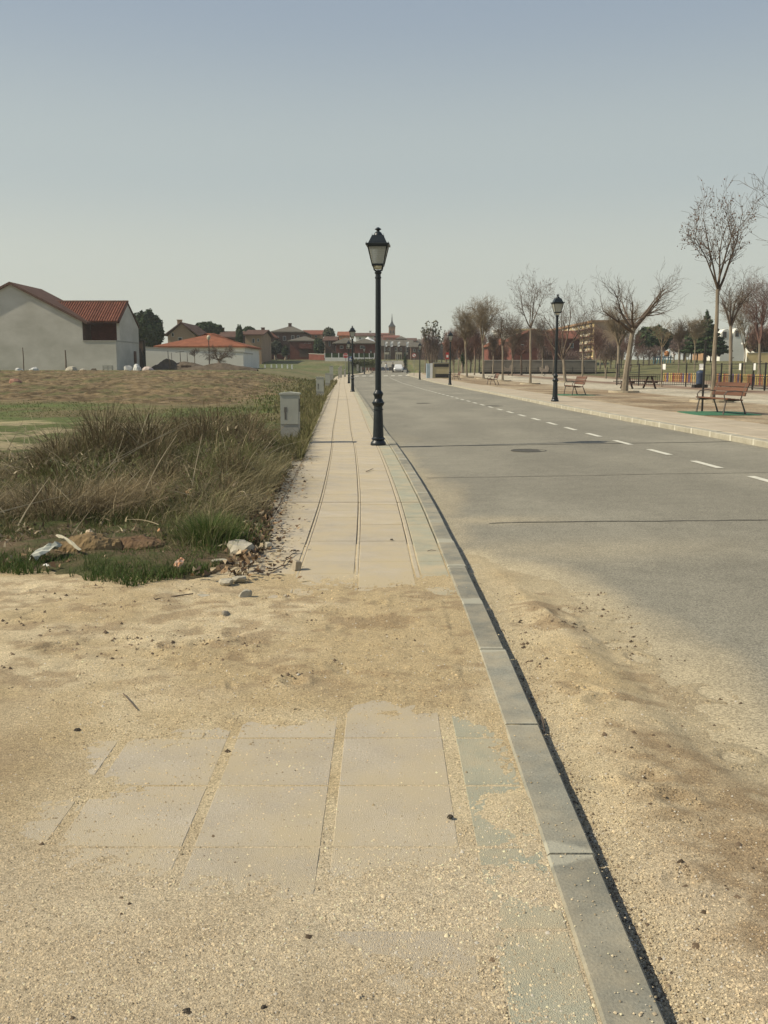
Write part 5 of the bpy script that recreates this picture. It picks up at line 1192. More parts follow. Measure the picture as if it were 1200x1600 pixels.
rs = MB().prism([(1.0, ze2 - .12), (4.5, zr2 - .02), (8.6, zb2 - .05), (8.6, zb2 + .12), (4.5, zr2 + .14), (1.0, ze2 + .06)], xb - 4.5, x2 + .08, 'x').build('wing_roof', bm_('roof_under', (.075, .035, .025), .2, 2), t)
M['clay'] = noise_mat('clay_row', (.15, .055, .032), (.25, .095, .055), 2.5, .85, rand=.12)
for k in range(30):                                             # each row of clay tiles running down the wing roof
    x = xb - 4.4 + k * (x2 + .0 - xb + 4.4) / 30 + .1
    if x > x2 + .02: continue
    b = MB(); b.tube((x, .94, ze2 + .07), (x, 4.5, zr2 + .16), .10, .09, 6, True); b.build('tile_row', M['clay'], rs)
b = MB(); b.tube((xb - 4.5, 4.5, zr2 + .2), (x2 + .1, 4.5, zr2 + .2), .12, .12, 8); b.build('ridge_tiles', M['roof_brown'], rs)
b = MB(); b.box(x2 + .004, x2 + .05, 6.2, 7.0, 1.0, 2.2); b.build('meter_box', M['brick_dark'], t)
gx, gzt = px(191, 544, 97); gx2, _ = px(216, 544, 97)
t = thing('metal_gate', 'dark brown sheet metal gate beside the grey rendered house', 'gate', (gx, 99.0, gz(gx, 97) - .1))
hh = 3.0
for k in range(2): MB().box(.02 + k * (gx2 - gx) / 2, (gx2 - gx) / 2 * (k + 1) - .03, 0, .06, 0, hh).build('gate_leaf', bm_('gate_brown', (.12, .085, .065), .2, 1.5), t)
MB().box(-.1, gx2 - gx + .1, -.03, .09, hh, hh + .15).build('lintel', M['iron'], t)
MB().box(gx2 - gx, gx2 - gx + .2, -.05, .15, 0, hh + .1).build('gate_post', M['iron'], t)

# ---- white yard wall and the low hipped house behind it
Y = 103.0
def wall_seg(label, name, x0, y0t, Y0, x1, y1t, Y1, mat, th=.25, cat='wall', base=None):
    Xa, Za = at(x0, y0t, Y0); Xb, Zb = at(x1, y1t, Y1); L = math.hypot(Xb - Xa, Y1 - Y0); zb = (min(gz(Xa, Y0), gz(Xb, Y1)) - .3) if base is None else base
    t = thing(name, label, cat, (Xa, Y0, zb), math.atan2(Y1 - Y0, Xb - Xa))
    MB().prism([(0, 0), (L, 0), (L, Zb - zb), (0, Za - zb)], 0, th).build('wall_face', mat, t)
    MB().prism([(0, Za - zb + .002), (L, Zb - zb + .002), (L, Zb - zb + .1), (0, Za - zb + .1)], -.05, th + .05).build('coping', M['concrete'], t); return t
wall_seg('long white yard wall in front of the low orange hipped roof', 'yard_wall', 219, 543, 103, 380, 551, 103, M['whitewall'])
wall_seg('shaded pale end wall running back from the corner of the white yard wall', 'yard_wall', 380.5, 552, 103.3, 405, 555, 128, M['whitewall'])
house('low house with broad orange tiled hip roof behind the white wall', 110, 245, 383, 543, 575, 523, 12, 'hip', M['whitewall'], M['roof_orange'], ins=6, oh=.3)
house('tan gabled house with chimney right of the big dark pine', 150, 262, 306, 525, 570, 505, 12, 'gable_y', M['tan'], M['roof_brown'], [(278, 285, 527, 534), (268, 272, 520, 526)], chim=[270])
house('tan house with low dark red roof just right of the white wall end', 160, 383, 408, 524, 570, 517, 14, 'gable_x', M['tan'], M['roof_brown'], [(394, 398, 529, 536), (402, 405, 529, 534)])
house('grey brown house behind the orange hipped roof, with satellite dish', 175, 335, 372, 528, 570, 519, 12, 'gable_x', M['brick_dark'], M['roof_brown'], [(356, 361, 531, 537), (345, 349, 531, 537)], chim=[340])
house('dark brick house left of the big grey hipped roof, orange tiled top', 195, 400, 424, 527, 575, 518, 14, 'hip', M['brick_dark'], M['roof_orange'], [(404, 408, 533, 539), (412, 417, 533, 539)], chim=[405])
house('large brown house with broad grey hipped roof, tallest in the left row', 205, 425.5, 473, 519.5, 575, 511, 16, 'hip', M['brick_dark'], M['roof_grey'], [(432, 436, 525, 532), (442, 447, 525, 532), (455, 460, 524, 531), (464, 468, 524, 531)], chim=[448])
house('terrace with orange roof and white dormers right of the grey hipped roof', 225, 474, 500, 523.5, 575, 517, 12, 'gable_x', M['brick_tan'], M['roof_red'], [(477, 480, 523.8, 527), (484, 487, 523.8, 527), (492, 495.5, 523.8, 527)], oh=.6)
t = house('red brick house with dark garage door behind the green field', 190, 453, 492, 533.5, 562, 527, 12, 'hip', M['brick'], M['roof_grey'], [(475, 479, 536, 543), (480.5, 486, 536, 543)])
X0 = t.location.x; zb = t.location.z; a, zt = at(468, 546, 190); c, zo = at(482, 557.5, 190); MB().box(a - X0, c - X0, -.06, -.004, zo - zb, zt - zb).build('garage_door', M['shutter'], t)
a, zt = at(468, 534.5, 190); c, zo = at(488, 544, 190); b = MB(); b.box(a - X0, c - X0, -1.2, -.08, zo - zb - .1, zo - zb + .05); b.box(a - X0, c - X0, -1.2, -1.1, zo - zb + .05, zo - zb + .9); b.build('balcony', M['brick'], t)
house('low red brick house with grey roof behind the green hedge fence', 182, 525, 553, 537.5, 562, 529, 12, 'hip', M['brick'], M['roof_grey'], [(531, 536.5, 540, 545), (541, 543.5, 540, 545), (546, 549.5, 540, 545)], oh=.7)
house('red brick house with one pale shuttered window under the white tent', 178, 554, 586, 537.5, 562, 531, 12, 'hip', M['brick'], M['roof_grey'], [(562.5, 569, 540, 545)], oh=.7)
house('pale house with tan walls half hidden left of the red house', 200, 508, 524, 533, 562, 527, 9, 'gable_x', M['brick_dark'], M['roof_brown'], [(513.5, 516, 532, 541)])
house('orange gabled building peeping over the roofs behind the second lamp', 270, 529, 545, 525, 560, 519, 10, 'gable_x', bm_('orange_render', (.45, .2, .09), .1), M['roof_orange'], [(532, 534, 525.5, 528)])
house('white and dark roofed building between far lamp and tent', 300, 556, 584, 525.5, 555, 521, 12, 'gable_x', M['whitewall'], M['roof_brown'], [(561, 564, 527, 530)], chim=[578])
# tent
X0, zt = at(575, 526, 230); xa, ze = at(565, 533.5, 230); xb, _ = at(585.5, 533.5, 230); zb = gz(xa, 230)
t = thing('marquee', 'white pointed marquee roof above the red brick house', 'tent', ((xa + xb) / 2, 230, zb)); hw = (xb - xa) / 2
prof = [(hw * 1.0, ze - zb - .5), (hw * 1.0, ze - zb), (hw * .6, ze - zb + (zt - ze) * .38), (hw * .3, ze - zb + (zt - ze) * .68), (.05, zt - zb)]
MB().lathe([(r * 1.15, z) for r, z in prof], 8, (0, 0), pi / 8).build('canopy', M['white'], t)
for sx_ in (-1, 1):
    for sy_ in (-1, 1): MB().box(sx_ * hw * .9 - .06, sx_ * hw * .9 + .06, sy_ * hw * .9 - .06, sy_ * hw * .9 + .06, 0, ze - zb).build('pole', M['galv'], t)
# green hedge fences with white posts
M['hedge'] = noise_mat('hedge', (.02, .035, .015), (.045, .07, .028), 2, .9, .5, 8)
for (x0, x1, Y, lb) in ((507.5, 551, 170, 'white railing with dark green hedge in front of the low red house'), (553, 585, 166, 'white railing with dark green hedge right of the stop sign')):
    X0, zt = at(x0, 551.5, Y); X1, zo = at(x1, 560.2, Y); zb = zo; t = thing('garden_fence', lb, 'fence', (X0, Y, zb)); w = X1 - X0; h = zt - zb
    MB().box(0, w, -.1, .15, -.6, .18).build('white_base', M['whitewall'], t); MB().box(0, w, .2, .9, .0, h * .95).build('hedge', M['hedge'], t)
    for k in range(5): MB().box(k * w / 4 - .07, k * w / 4 + .07, -.05, .1, .12, h).build('post', M['white'], t)
wall_seg('low rose brick wall in front of the brown houses at the left', 'garden_wall', 417, 552.5, 196, 452, 553.5, 196, M['brick'])
wall_seg('low red brick garden wall joining the garage house and the hedge fence', 'garden_wall', 482.5, 553, 186, 507, 554, 180, M['brick'])
Xa, zt = at(553, 561.5, 163); Xb, _ = at(589, 561.5, 163); zb = gz(Xa, 163) - .2; t = thing('clipped_hedge', 'low dull green hedge bank behind the pale pillars left of the road end', 'hedge', ((Xa + Xb) / 2, 163.5, zb)); wv = (Xb - Xa) / 2
MB().box(-wv, wv, -.3, .9, 0, (zt - zb) * .82).build('bank', noise_mat('bank', (.06, .075, .03), (.13, .125, .06), 1.6, .95, .6, 5), t)
leaf_late = (t, wv, zt - zb)
# ---- civic building, flags, church, far town
t = house('long low brown building with pale ground floor at the end of the road', 262, 592, 642, 541, 572, 532, 14, 'gable_x', M['brick_dark'], M['roof_grey'], [(600, 603, 543, 548), (606, 609, 543, 548), (617, 620, 543, 548), (625, 628, 543, 548), (635, 638, 543, 548)], 'building', 'civic_building', oh=.8)
X0 = t.location.x; zb = t.location.z
for (a, c) in ((600, 608), (618, 628)):
    xa, zt = at(a, 550, 262); xc, zo = at(c, 562, 262); MB().box(xa - X0, xc - X0, -.5, -.01, zo - zb - 2, zt - zb).build('porch_panel', M['cream'], t)
    for k in range(3): q = xa - X0 + (xc - xa) * (.12 + .3 * k); window(t, q, q + (xc - xa) * .18, zo - zb, zt - zb - .6, -.5, M['shutter'])
house('brown terrace with pale roofs right of the civic building', 255, 642, 668, 543, 570, 536, 12, 'gable_x', M['brick_dark'], M['roof_grey'], [(646, 649, 545, 550), (653, 656, 545, 550), (660, 663, 545, 550)])
for i, (x, yt) in enumerate(((601, 534), (609.7, 533.5), (620.6, 534), (634.3, 534))):
    X, Zt = at(x, yt, 232); zb = gz(X, 232); h = Zt - zb
    t = thing('banner_flag', ['white banner flag on a pole, first of the four from the near lamp', 'white banner flag on a pole, second of the four', 'white banner flag on a pole straight below the church tower', 'white banner flag on a pole above the parked car'][i], 'flag', (X, 232, zb), 0, 'four white flags at the end of the road')
    MB().tube((0, 0, 0), (0, 0, h + .3), .06, .04, 6).build('pole', M['galv'], t)
    n = 8; vs = []
    for j in range(n + 1):
        for k in range(4): vs.append((.08 + k * .22 * (1 - .25 * j / n), .05 * sin(j * 1.1 + k), h - j * 1.15 / n * 1.0 * (1.1 if i % 2 else 1)))
    vs += [(p[0], p[1] + .02, p[2]) for p in vs]; m = (n + 1) * 4; ff = []
    for j in range(n):
        for k in range(3): a = j * 4 + k; ff += [(a, a + 1, a + 5, a + 4), (a + m, a + 4 + m, a + 5 + m, a + 1 + m)]
    MB().add(vs, ff).build('flag', M['white'], t)
Y = 420.0; X0, zb = at(607.5, 528, Y); X1, zt = at(617.5, 511, Y); w = X1 - X0; base = gz(X0, Y)
t = thing('church_tower', 'brick church tower with dark pointed slate spire above the town roofs', 'church tower', (X0, Y, base)); H = zt - base
MB().box(0, w, 0, w, 0, H).build('tower', M['brick_tan'], t); MB().box(-.15, w + .15, -.15, w + .15, H + .002, H + .4).build('cornice', M['roof_grey'], t)
_, zs = at(612, 506.5, Y); _, zq = at(612, 503, Y); _, zp = at(612, 492.5, Y); slate = bm_('slate', (.045, .05, .055), .2, 1)
MB().lathe([(w * .74, H + .41), (w * .42, zs - base), (w * .2, zq - base), (w * .16, zq - base + .3), (w * .05, zp - base), (.02, zp - base + .9)], 4, (w / 2, w / 2), pi / 4).build('spire', slate, t)
for k in (.3, .7): 
    MB().prism([(w * k - .28, H * .93 - 1.7), (w * k + .28, H * .93 - 1.7), (w * k + .28, H * .93 - .6), (w * k, H * .93 - .2), (w * k - .28, H * .93 - .6)], -.05, -.004).build('belfry_opening', M['pane'], t)
house('long red brick church nave with plain wall left of the tower', 415, 595.5, 607, 523, 560, 521, 18, 'gable_x', bm_('nave', (.33, .12, .065), .12), M['roof_red'], [], 'church', 'church_nave', oh=.3)
house('lower red church wing in front of the tower', 405, 600, 624, 528, 560, 524.5, 14, 'gable_x', bm_('nave2', (.36, .13, .07), .12), M['roof_red'], [(605, 606, 528.5, 532), (612, 613, 528.5, 532)], 'church', 'church_wing', oh=.3)
town = [(620, 634, 530, 526, 'roof_grey', 'brick_dark', 'far grey roofed house right of the church tower'), (634, 650, 533, 529, 'roof_brown', 'tan', 'far tan house under the bare tree crowns, left part'), (646, 666, 535, 530.5, 'roof_grey', 'cream', 'far cream house behind the first brown crown'), (585, 597, 532, 528, 'roof_brown', 'tan', 'far tan house between the white tent and the church'), (500, 512, 534, 529, 'roof_brown', 'tan', 'far tan house under the slender tree'), (662, 684, 536, 531, 'roof_brown', 'brick_tan', 'far brick house hidden behind the brown crowns'), (684, 716, 540, 533, 'roof_red', 'brick_dark', 'far house with red roof behind the upright bare trees'), (720, 760, 535, 527, 'roof_brown', 'brick_tan', 'far tan brick block behind the twiggy tan crowns')]
for i, (x0, x1, ye, yr, rm, wm, lb) in enumerate(town):
    w_ = [(x0 + (x1 - x0) * u, x0 + (x1 - x0) * (u + .14), ye + 1.5, ye + 5) for u in (.15, .45, .72)]
    house(lb, 330 + i * 9, x0, x1, ye, 560, yr, 12, 'gable_x' if i % 2 else 'hip', M[wm], M[rm], w_)
# right: red brick house, white blocks, apartment block, white house
house('long dark red brick house behind the slim bare trees', 172, 800, 868, 533, 590, 515, 16, 'gable_y', M['brick'], M['roof_red'], [(812, 819, 538, 546), (845, 851, 538, 546)], oh=.4)
house('dark red brick house part with lower roof right of the first', 178, 868, 906, 530, 590, 518, 14, 'gable_x', M['brick'], M['roof_red'], [(875, 880, 536, 544), (890, 896, 536, 544)], oh=.4)
house('orange roofed brick house left of the long red brick house', 190, 768, 800, 541, 590, 529, 14, 'hip', M['brick'], M['roof_orange'], [(775, 780, 545, 551), (789, 794, 545, 551)])
house('white flat roofed block on the rise above the red house', 330, 778, 806, 517, 570, 514, 14, 'flat', M['whitewall'], M['white'], [(781, 784, 519, 523), (788, 791, 519, 523), (796, 799, 519, 523)], 'building', 'block')
house('cream block beside the white one with a dark roof hut', 320, 812, 842, 516, 570, 513.5, 14, 'flat', M['cream'], M['ochre'], [(815, 818, 518, 522), (822, 825, 518, 522), (832, 836, 518, 522)], 'building', 'block')
house('ochre terrace between the cream block and the apartment block', 300, 840, 866, 520, 570, 516.5, 14, 'flat', M['ochre'], M['brick_tan'], [(845, 848, 522, 526), (855, 858, 522, 526)], 'building', 'block')
# apartment block: its long balcony face is turned towards the road
YA = 225.0; xa, zt0 = at(929, 503.5, YA); xs_, _ = at(977, 503.5, YA); base = gz(xa, YA) - .5; xq, zt1 = at(855, 515.5, 285)
t = thing('apartment_block', 'five storey yellow apartment block with rows of balconies and plain tan end wall', 'apartment block', (xa, YA, base)); H = zt0 - base
ux, uy = xq - xa, 285 - YA; L = math.hypot(ux, uy); ang = math.atan2(uy, ux); W_ = xs_ - xa
dx, dy = cos(ang), sin(ang)
def q(a, d): return (a * dx + d * dy * 1.0, a * dy - d * dx * 1.0)   # a along the face, d outwards to the left is negative
p = [(0, 0), (W_, 0), (W_ + ux, uy), (ux, uy)]
MB().prism(p, 0, H, 'z').build('wall', M['tan'], t)
MB().prism([(p[0][0] - .6, -.3), (p[1][0] + .3, -.3), (p[2][0] + .3, uy), (p[3][0] - .6, uy)], H + .002, H + .5, 'z').build('roof', M['brick_tan'], t)
nx, ny = -dy, dx
if nx > 0: nx, ny = -nx, -ny
fl = H / 5.2
for f_ in range(5):
    z = .6 + f_ * fl
    def strip(a0, a1, d0, d1, z0, z1, nm, m, par=t): return MB().prism([(dx * a0 + nx * d0, dy * a0 + ny * d0), (dx * a1 + nx * d0, dy * a1 + ny * d0), (dx * a1 + nx * d1, dy * a1 + ny * d1), (dx * a0 + nx * d1, dy * a0 + ny * d1)], z0, z1, 'z').build(nm, m, par)
    strip(.0, L, .01, .12, z + fl * .28, z + fl * .98, 'facade_band', M['ochre'])
    strip(.4, L - .4, .13, 1.2, z + fl * .0, z + fl * .08, 'balcony_slab', M['brick'])
    for k in range(9):
        a = 1.5 + k * (L - 3) / 9
        o = strip(a, a + 3.4, 1.12, 1.2, z + fl * .08, z + fl * .40, 'balcony_rail', M['cream'])
        strip(a + .4, a + 1.6, .125, .2, z + fl * .15, z + fl * .80, 'window', M['shutter']); strip(a + 2.2, a + 3.2, .125, .2, z + fl * .35, z + fl * .8, 'window', M['frame'])
t = thing('white_house', 'white house with two rounded gables glimpsed through bare branches', 'house', (at(1127, 560, 190)[0], 190, gz(at(1127, 560, 190)[0], 190) - 1))
zb = t.location.z
for k, (a, c, yt) in enumerate(((1127, 1145, 514), (1146.5, 1165, 512))):
    xa, zt = at(a, yt, 190); xc, _ = at(c, yt, 190); xa -= t.location.x; xc -= t.location.x; h = zt - zb; r = (xc - xa) / 2; zc = h - r * 1.15
    MB().prism([(xa, 0), (xc, 0), (xc, zc)] + [(xa + r + r * cos(q_), zc + 1.15 * r * sin(q_)) for q_ in np.linspace(.15, pi - .15, 12)] + [(xa, zc)], 0, 9).build('wall', M['whitewall'], t)
    for i in range(1):
        for j in range(1): window(t, xa + r * (.3 + .95 * j), xa + r * (.3 + .95 * j) + .75, zc - .4 - 2.1 * i, zc + .8 - 2.1 * i, 0, M['shutter'])
house('brown roofed house just left of the white house', 200, 1108, 1126, 521, 575, 511, 10, 'gable_x', M['brick_tan'], M['roof_red'], [(1112, 1115, 525, 531), (1119, 1122, 525, 531)])
wall_seg('pale yellow garden wall beyond the lawn at the right edge', 'garden_wall', 1168, 552, 150, 1262, 550, 150, M['ochre'])
house('pale tower block cut by the right edge of the view', 170, 1197, 1240, 536, 575, 533, 10, 'flat', M['whitewall'], M['white'], [(1204, 1210, 540, 545)], 'building', 'block')
# grey wall and dark band behind the right park
gw = noise_mat('screen_wall', (.14, .125, .10), (.20, .18, .145), .8, .95)
t = wall_seg('long grey boundary wall across the park behind the bare trees', 'boundary_wall', 757, 563.5, 145, 932, 563.5, 145, gw, base=.2)
t = thing('park_railing', 'low dark railing with black base in front of the grey boundary wall', 'railing', (at(750, 588, 132)[0], 132, .25)); L = at(985, 588, 132)[0] - t.location.x
MB().box(0, L, .2, .5, 0, .62).build('dark_base', bm_('black_wall', (.022, .02, .018), .2), t)
for z in (.75, 1.1): MB().box(0, L, 0, .05, z, z + .04).build('rail', M['iron'], t)
for k in range(14): MB().box(k * L / 13 - .04, k * L / 13 + .04, 0, .05, 0, 1.3).build('post', M['iron'], t)
t = thing('play_equipment', 'blue and orange play equipment among the far trees right of the picnic table', 'playground equipment', (at(1022, 563, 160)[0], 160, gz(at(1022, 563, 160)[0], 160)))
s = 160 / F_PX
for k in range(7): MB().tube((k * 4.2 * s, 0, 0), (k * 4.2 * s + .3 * (k % 2), 0, 1.4 + .5 * (k % 3)), .09, .08, 6).build('post', bm_('teal', (.05, .16, .2), .1), t)
MB().box(0, 26 * s, -.05, .05, 1.0, 1.12).build('beam', M['blue'], t); MB().lathe([(.2, 1.2), (.42, 1.5), (.42, 1.9), (.2, 2.2)], 8, (19 * s, 0)).build('orange_drum', pc[1], t); MB().lathe([(.25, .9), (.4, 1.2), (.3, 1.7), (.1, 1.9)], 8, (28.5 * s, 0)).build('pale_drum', M['white'], t)
X, _ = at(1074, 555, 150); t = thing('info_board', 'small white and teal board on posts before the pines', 'sign', (X, 150, gz(X, 150))); MB().box(-.25, .25, 0, .05, .9, 1.9).build('panel', M['white'], t); MB().box(-.3, -.22, 0, .06, 0, 2).build('post', pc[4], t); MB().box(.22, .3, 0, .06, 0, 2).build('post', pc[4], t)
# small rockers on springs in the sandy park
for (x, yb, Y, lb) in ((795, 581, 118, 'pale spring rocker between the slim trees, left one'), (850.5, 584, 112, 'pale spring rocker left of the big lamp, right one')):
    X, _ = at(x, yb, Y); t = thing('spring_rocker', lb, 'spring rocker', (X, Y, gz(X, Y))); b = MB(); b.path([(.12 * cos(k), .12 * sin(k), k * .035) for k in range(16)], [.025] * 16, 5); b.build('spring', M['iron'], t)
    MB().prism([(-.5, .55), (.4, .5), (.55, .95), (.35, 1.3), (.15, 1.25), (.1, .9), (-.35, .95), (-.55, 1.1)], -.1, .1).build('body', bm_('rocker', (.3, .25, .2), .2, 3), t)

# ================================================================== EVERGREENS
M['pine'] = attr_mat('pine_leaf', rough=.8, layers=((.5, .3),), bump=0, spec=.15)
def leaf_cloud(name, blobs, n, size, cols, parent, seed=0):
    R = np.random.default_rng(seed); B = np.array(blobs); w = (B[:, 3] * B[:, 4] * B[:, 5]) ** (2 / 3); c = R.choice(len(B), n, p=w / w.sum())
    d = R.normal(0, 1, (n, 3)); d /= np.linalg.norm(d, axis=1, keepdims=True); r = R.uniform(.72, 1.06, n) ** .6
    lump = 1 + .16 * np.sin(d[:, 0] * 7 + c) * np.sin(d[:, 2] * 6 + 2 * c) + .1 * np.sin(d[:, 1] * 13)
    P = B[c, :3] + d * B[c, 3:6] * (r * lump)[:, None]
    N_ = d + R.normal(0, .5, (n, 3)); N_ /= np.linalg.norm(N_, axis=1, keepdims=True); A = np.cross(N_, R.normal(0, 1, (n, 3))); A /= np.linalg.norm(A, axis=1, keepdims=True); Bv = np.cross(N_, A); s = size * R.uniform(.5, 1.4, (n, 1))
    V = np.stack([P + A * s, P - A * s * .5 + Bv * s * .8, P - A * s * .5 - Bv * s * .8], 1).reshape(-1, 3); F = np.arange(3 * n).reshape(-1, 3)
    C_ = np.array(cols)[R.integers(0, len(cols), n)] * R.uniform(.7, 1.3, (n, 1))
    return np_mesh(name, V, [F], M['pine'], parent, colors=np.repeat(C_, 3, 0))
PG = [(.022, .04, .016), (.035, .055, .02), (.05, .07, .028), (.028, .045, .022)]
def pine(label, x, yb, Y, yt, x0, x1, ybot, seed, n=9000, size=.28, name='stone_pine', cat='tree', cols=PG, group=None, nb=9):
    R = random.Random(seed); X, _ = at(x, yb, Y); zb = gz(X, Y); _, zt = at(x, yt, Y); _, zc = at(x, ybot, Y); w = (x1 - x0) * Y / F_PX / 2; xm = at((x0 + x1) / 2, yb, Y)[0] - X
    t = thing(name, label, cat, (X, Y, zb), 0, group); h = zt - zb; hc = zc - zb; b = MB(); b.path([(0, 0, -.2), (R.uniform(-.2, .2), 0, hc * .6), (xm * .5, 0, (h + hc) / 2)], [.35, .28, .2], 7)
    for k in range(5): a = k * 1.26; b.tube((0, 0, max(.3, hc * .7)), (xm + w * .55 * cos(a), w * .5 * sin(a), hc + (h - hc) * .5), .14, .06, 5)
    b.build('trunk', M['bark'], t)
    bl = []
    for k in range(nb):
        a = 2 * pi * k / nb + seed; rr = R.uniform(.35, .62) * (k > 0); bl.append((xm + w * rr * cos(a), w * rr * sin(a), hc + (h - hc) * R.uniform(.38, .58), w * R.uniform(.38, .5), w * .45, (h - hc) * R.uniform(.34, .44)))
    bl.append((xm, 0, hc + (h - hc) * .6, w * .6, w * .6, (h - hc) * .40))
    leaf_cloud('crown', bl, n, size, cols, t, seed); return t
pine('big dark stone pine right of the grey rendered house', 231, 578, 140, 487, 205, 260, 541, 1, 14000, .26)
pine('wide dark stone pine rising behind the orange hipped roof', 325, 560, 165, 504, 303, 348, 524, 2, 9000, .26)
pine('small dark rounded pine between cypress and grey roofed house', 389, 560, 185, 511, 378, 401, 527, 3, 5000, .26)
pine('dark pointed cypress in front of the tan house', 374.5, 560, 150, 510, 368, 381, 546, 4, 5000, .2, 'cypress', nb=4)
pine('tall slender eucalyptus with separated leaf clumps against the sky', 513, 560, 215, 512, 504, 523, 530, 5, 1100, .3, 'eucalyptus', nb=7, cols=[(.07, .08, .05), (.05, .06, .035)])
pine('round dark garden conifer left of the garage house', 446, 558, 184, 541, 441, 452, 557, 6, 3000, .2, 'conifer', nb=4)
pine('grey green leafy garden trees in front of the brown hipped house', 431, 558, 188, 533, 421, 443, 553, 7, 4000, .22, 'garden_tree', nb=6, cols=[(.04, .05, .035), (.06, .07, .045)])
pine('dark leafy tree against the right end of the garage house', 498, 558, 186, 529, 489, 508, 556, 8, 4500, .22, 'garden_tree', nb=6)
pine('dark slim cypress standing by the road end near the car', 632.5, 580, 185, 551, 630, 635, 577, 9, 2000, .14, 'cypress', nb=3)
pine('dark cypress behind the cream container, slim', 722, 575, 140, 553, 719, 725.5, 576, 10, 1200, .14, 'cypress', nb=3)
pine('broad dark stone pine behind the picnic table, left part of the grove', 1022, 568, 165, 511, 990, 1052, 547, 12, 12000, .3)
pine('dark stone pine right beside the broad one, half behind bare trees', 1070, 568, 170, 518, 1045, 1092, 549, 13, 9000, .3)
pine('dark green pine crown right of the white house at the edge', 1182, 565, 160, 517, 1165, 1215, 552, 14, 7000, .3)
pine('dark rounded evergreen between the two houses behind the plane tree', 1115, 570, 165, 530, 1098, 1130, 556, 15, 6000, .3, cols=[(.07, .05, .035), (.05, .045, .025), (.04, .05, .025)])
leaf_cloud('foliage', [(leaf_late[1] * (k / 6 - 1) , .2, leaf_late[2] * .6, .8, .7, leaf_late[2] * .42) for k in range(13)], 3500, .14, [(.06, .08, .03), (.10, .11, .045), (.13, .12, .06)], leaf_late[0], 19)
# cedar with level tiers
X, _ = at(1101, 565, 150); zb = gz(X, 150); _, zt = at(1101, 486, 150); t = thing('cedar', 'dark cedar with level drooping tiers and a bent tip behind the plane tree', 'tree', (X, 150, zb)); h = zt - zb
b = MB(); b.path([(0, 0, 0), (0, 0, h * .6), (0, 0, h * .9), (.15, 0, h)], [.3, .2, .08, .04], 6); b.build('trunk', M['bark'], t)
bl = [(0, 0, h * .95, .25, .25, .6)]
for k in range(9):
    z = h * (.88 - .075 * k); r = .5 + .42 * k
    for j in range(5): a = j * 1.257 + k * .7; bl.append((r * .65 * cos(a), r * .65 * sin(a), z - .12 * r, r * .42, r * .42, .28))
leaf_cloud('crown', bl, 9000, .2, PG, t, 16)
# brown twiggy masses of winter trees behind the park
def stick_cloud(name, label, x0, x1, yt, yb, Y, n, cols, seed, trunks=4, group='brown winter thickets behind the park'):
    R = np.random.default_rng(seed); Xa, zt = at(x0, yt, Y); Xb, _ = at(x1, yt, Y); xm = (Xa + Xb) / 2; zb = gz(xm, Y); w = (Xb - Xa) / 2; h = zt - zb
    t = thing(name, label, 'tree', (xm, Y, zb), 0, group); b = MB()
    for k in range(trunks): x = -w * .7 + 1.4 * w * (k + .5) / trunks; b.path([(x, 0, 0), (x + .1, .2, h * .35), (x * 1.15, .3, h * .6)], [.13, .1, .05], 5)
    b.build('trunk', M['bark'], t)
    bx = R.uniform(-.75, .75, n); kk = np.floor((bx + .75) / 1.5 * trunks); cx = (-.7 + 1.4 * (kk + .5) / trunks); d = R.normal(0, 1, (n, 3)); d /= np.linalg.norm(d, axis=1, keepdims=True); r = R.random(n) ** .5
    P = np.stack([cx * w + d[:, 0] * r * w * 1.1 / trunks * 1.0, d[:, 1] * r * w * .5, h * (.62 + .36 * d[:, 2] * r + .05 * np.sin(kk * 2.3))], -1)
    D = np.stack([P[:, 0] - cx * w, P[:, 1], (P[:, 2] - h * .3) * .9 + .5], -1) + R.normal(0, .5, (n, 3)); D /= np.linalg.norm(D, axis=1, keepdims=True)
    S = np.cross(D, R.normal(0, 1, (n, 3))); S /= np.linalg.norm(S, axis=1, keepdims=True); Ls = R.uniform(.3, 1.0, (n, 1)) * h * .13; wd = Y * .00021
    V = np.stack([P - S * wd, P + S * wd, P + D * Ls], 1).reshape(-1, 3)
    np_mesh('crown', V, [np.arange(3 * n).reshape(-1, 3)], M['leafy'], t, colors=np.repeat(palette(cols, n, .3), 3, 0)); return t
RB = [(.19, .105, .075), (.14, .08, .06), (.23, .145, .105)]; PB = [(.18, .125, .105), (.13, .09, .08), (.22, .165, .135)]; TB = [(.19, .145, .09), (.14, .105, .07), (.23, .18, .12)]
for i, (x0, x1, yt, Y, n, cols, k, lb) in enumerate((
        (655, 692, 514, 150, 2600, [(.21, .14, .115), (.16, .11, .09)], 3, 'brown rounded thicket with ragged leafy top just left of the right-hand far lamp'),
        (690, 716, 518, 148, 3200, RB, 3, 'reddish brown thicket right of the cream container'),
        (712, 760, 522, 150, 5200, RB, 5, 'reddish brown winter trees behind the third bench'),
        (758, 800, 533, 150, 3800, RB, 4, 'low reddish winter trees in front of the orange roofed house'),
        (836, 872, 537, 151, 3000, PB, 4, 'purplish thicket in front of the long red house'),
        (870, 930, 546, 151, 2600, PB, 5, 'thin purplish thicket below the apartment balconies'),
        (926, 985, 530, 152, 4600, PB, 5, 'purplish winter trees in front of the plain apartment end wall'),
        (984, 1046, 540, 152, 4200, PB, 5, 'purplish thicket under the broad stone pine'),
        (1040, 1105, 528, 152, 4600, PB, 5, 'brown thicket under the cedar'),
        (1095, 1130, 520, 153, 3200, RB, 3, 'reddish thicket left of the white house'),
        (1163, 1215, 505, 152, 5200, RB, 4, 'reddish brown winter trees right of the white house'))):
    stick_cloud('winter_trees', lb, x0, x1, yt, 585, Y, int(n * .8), cols, 300 + i, k)
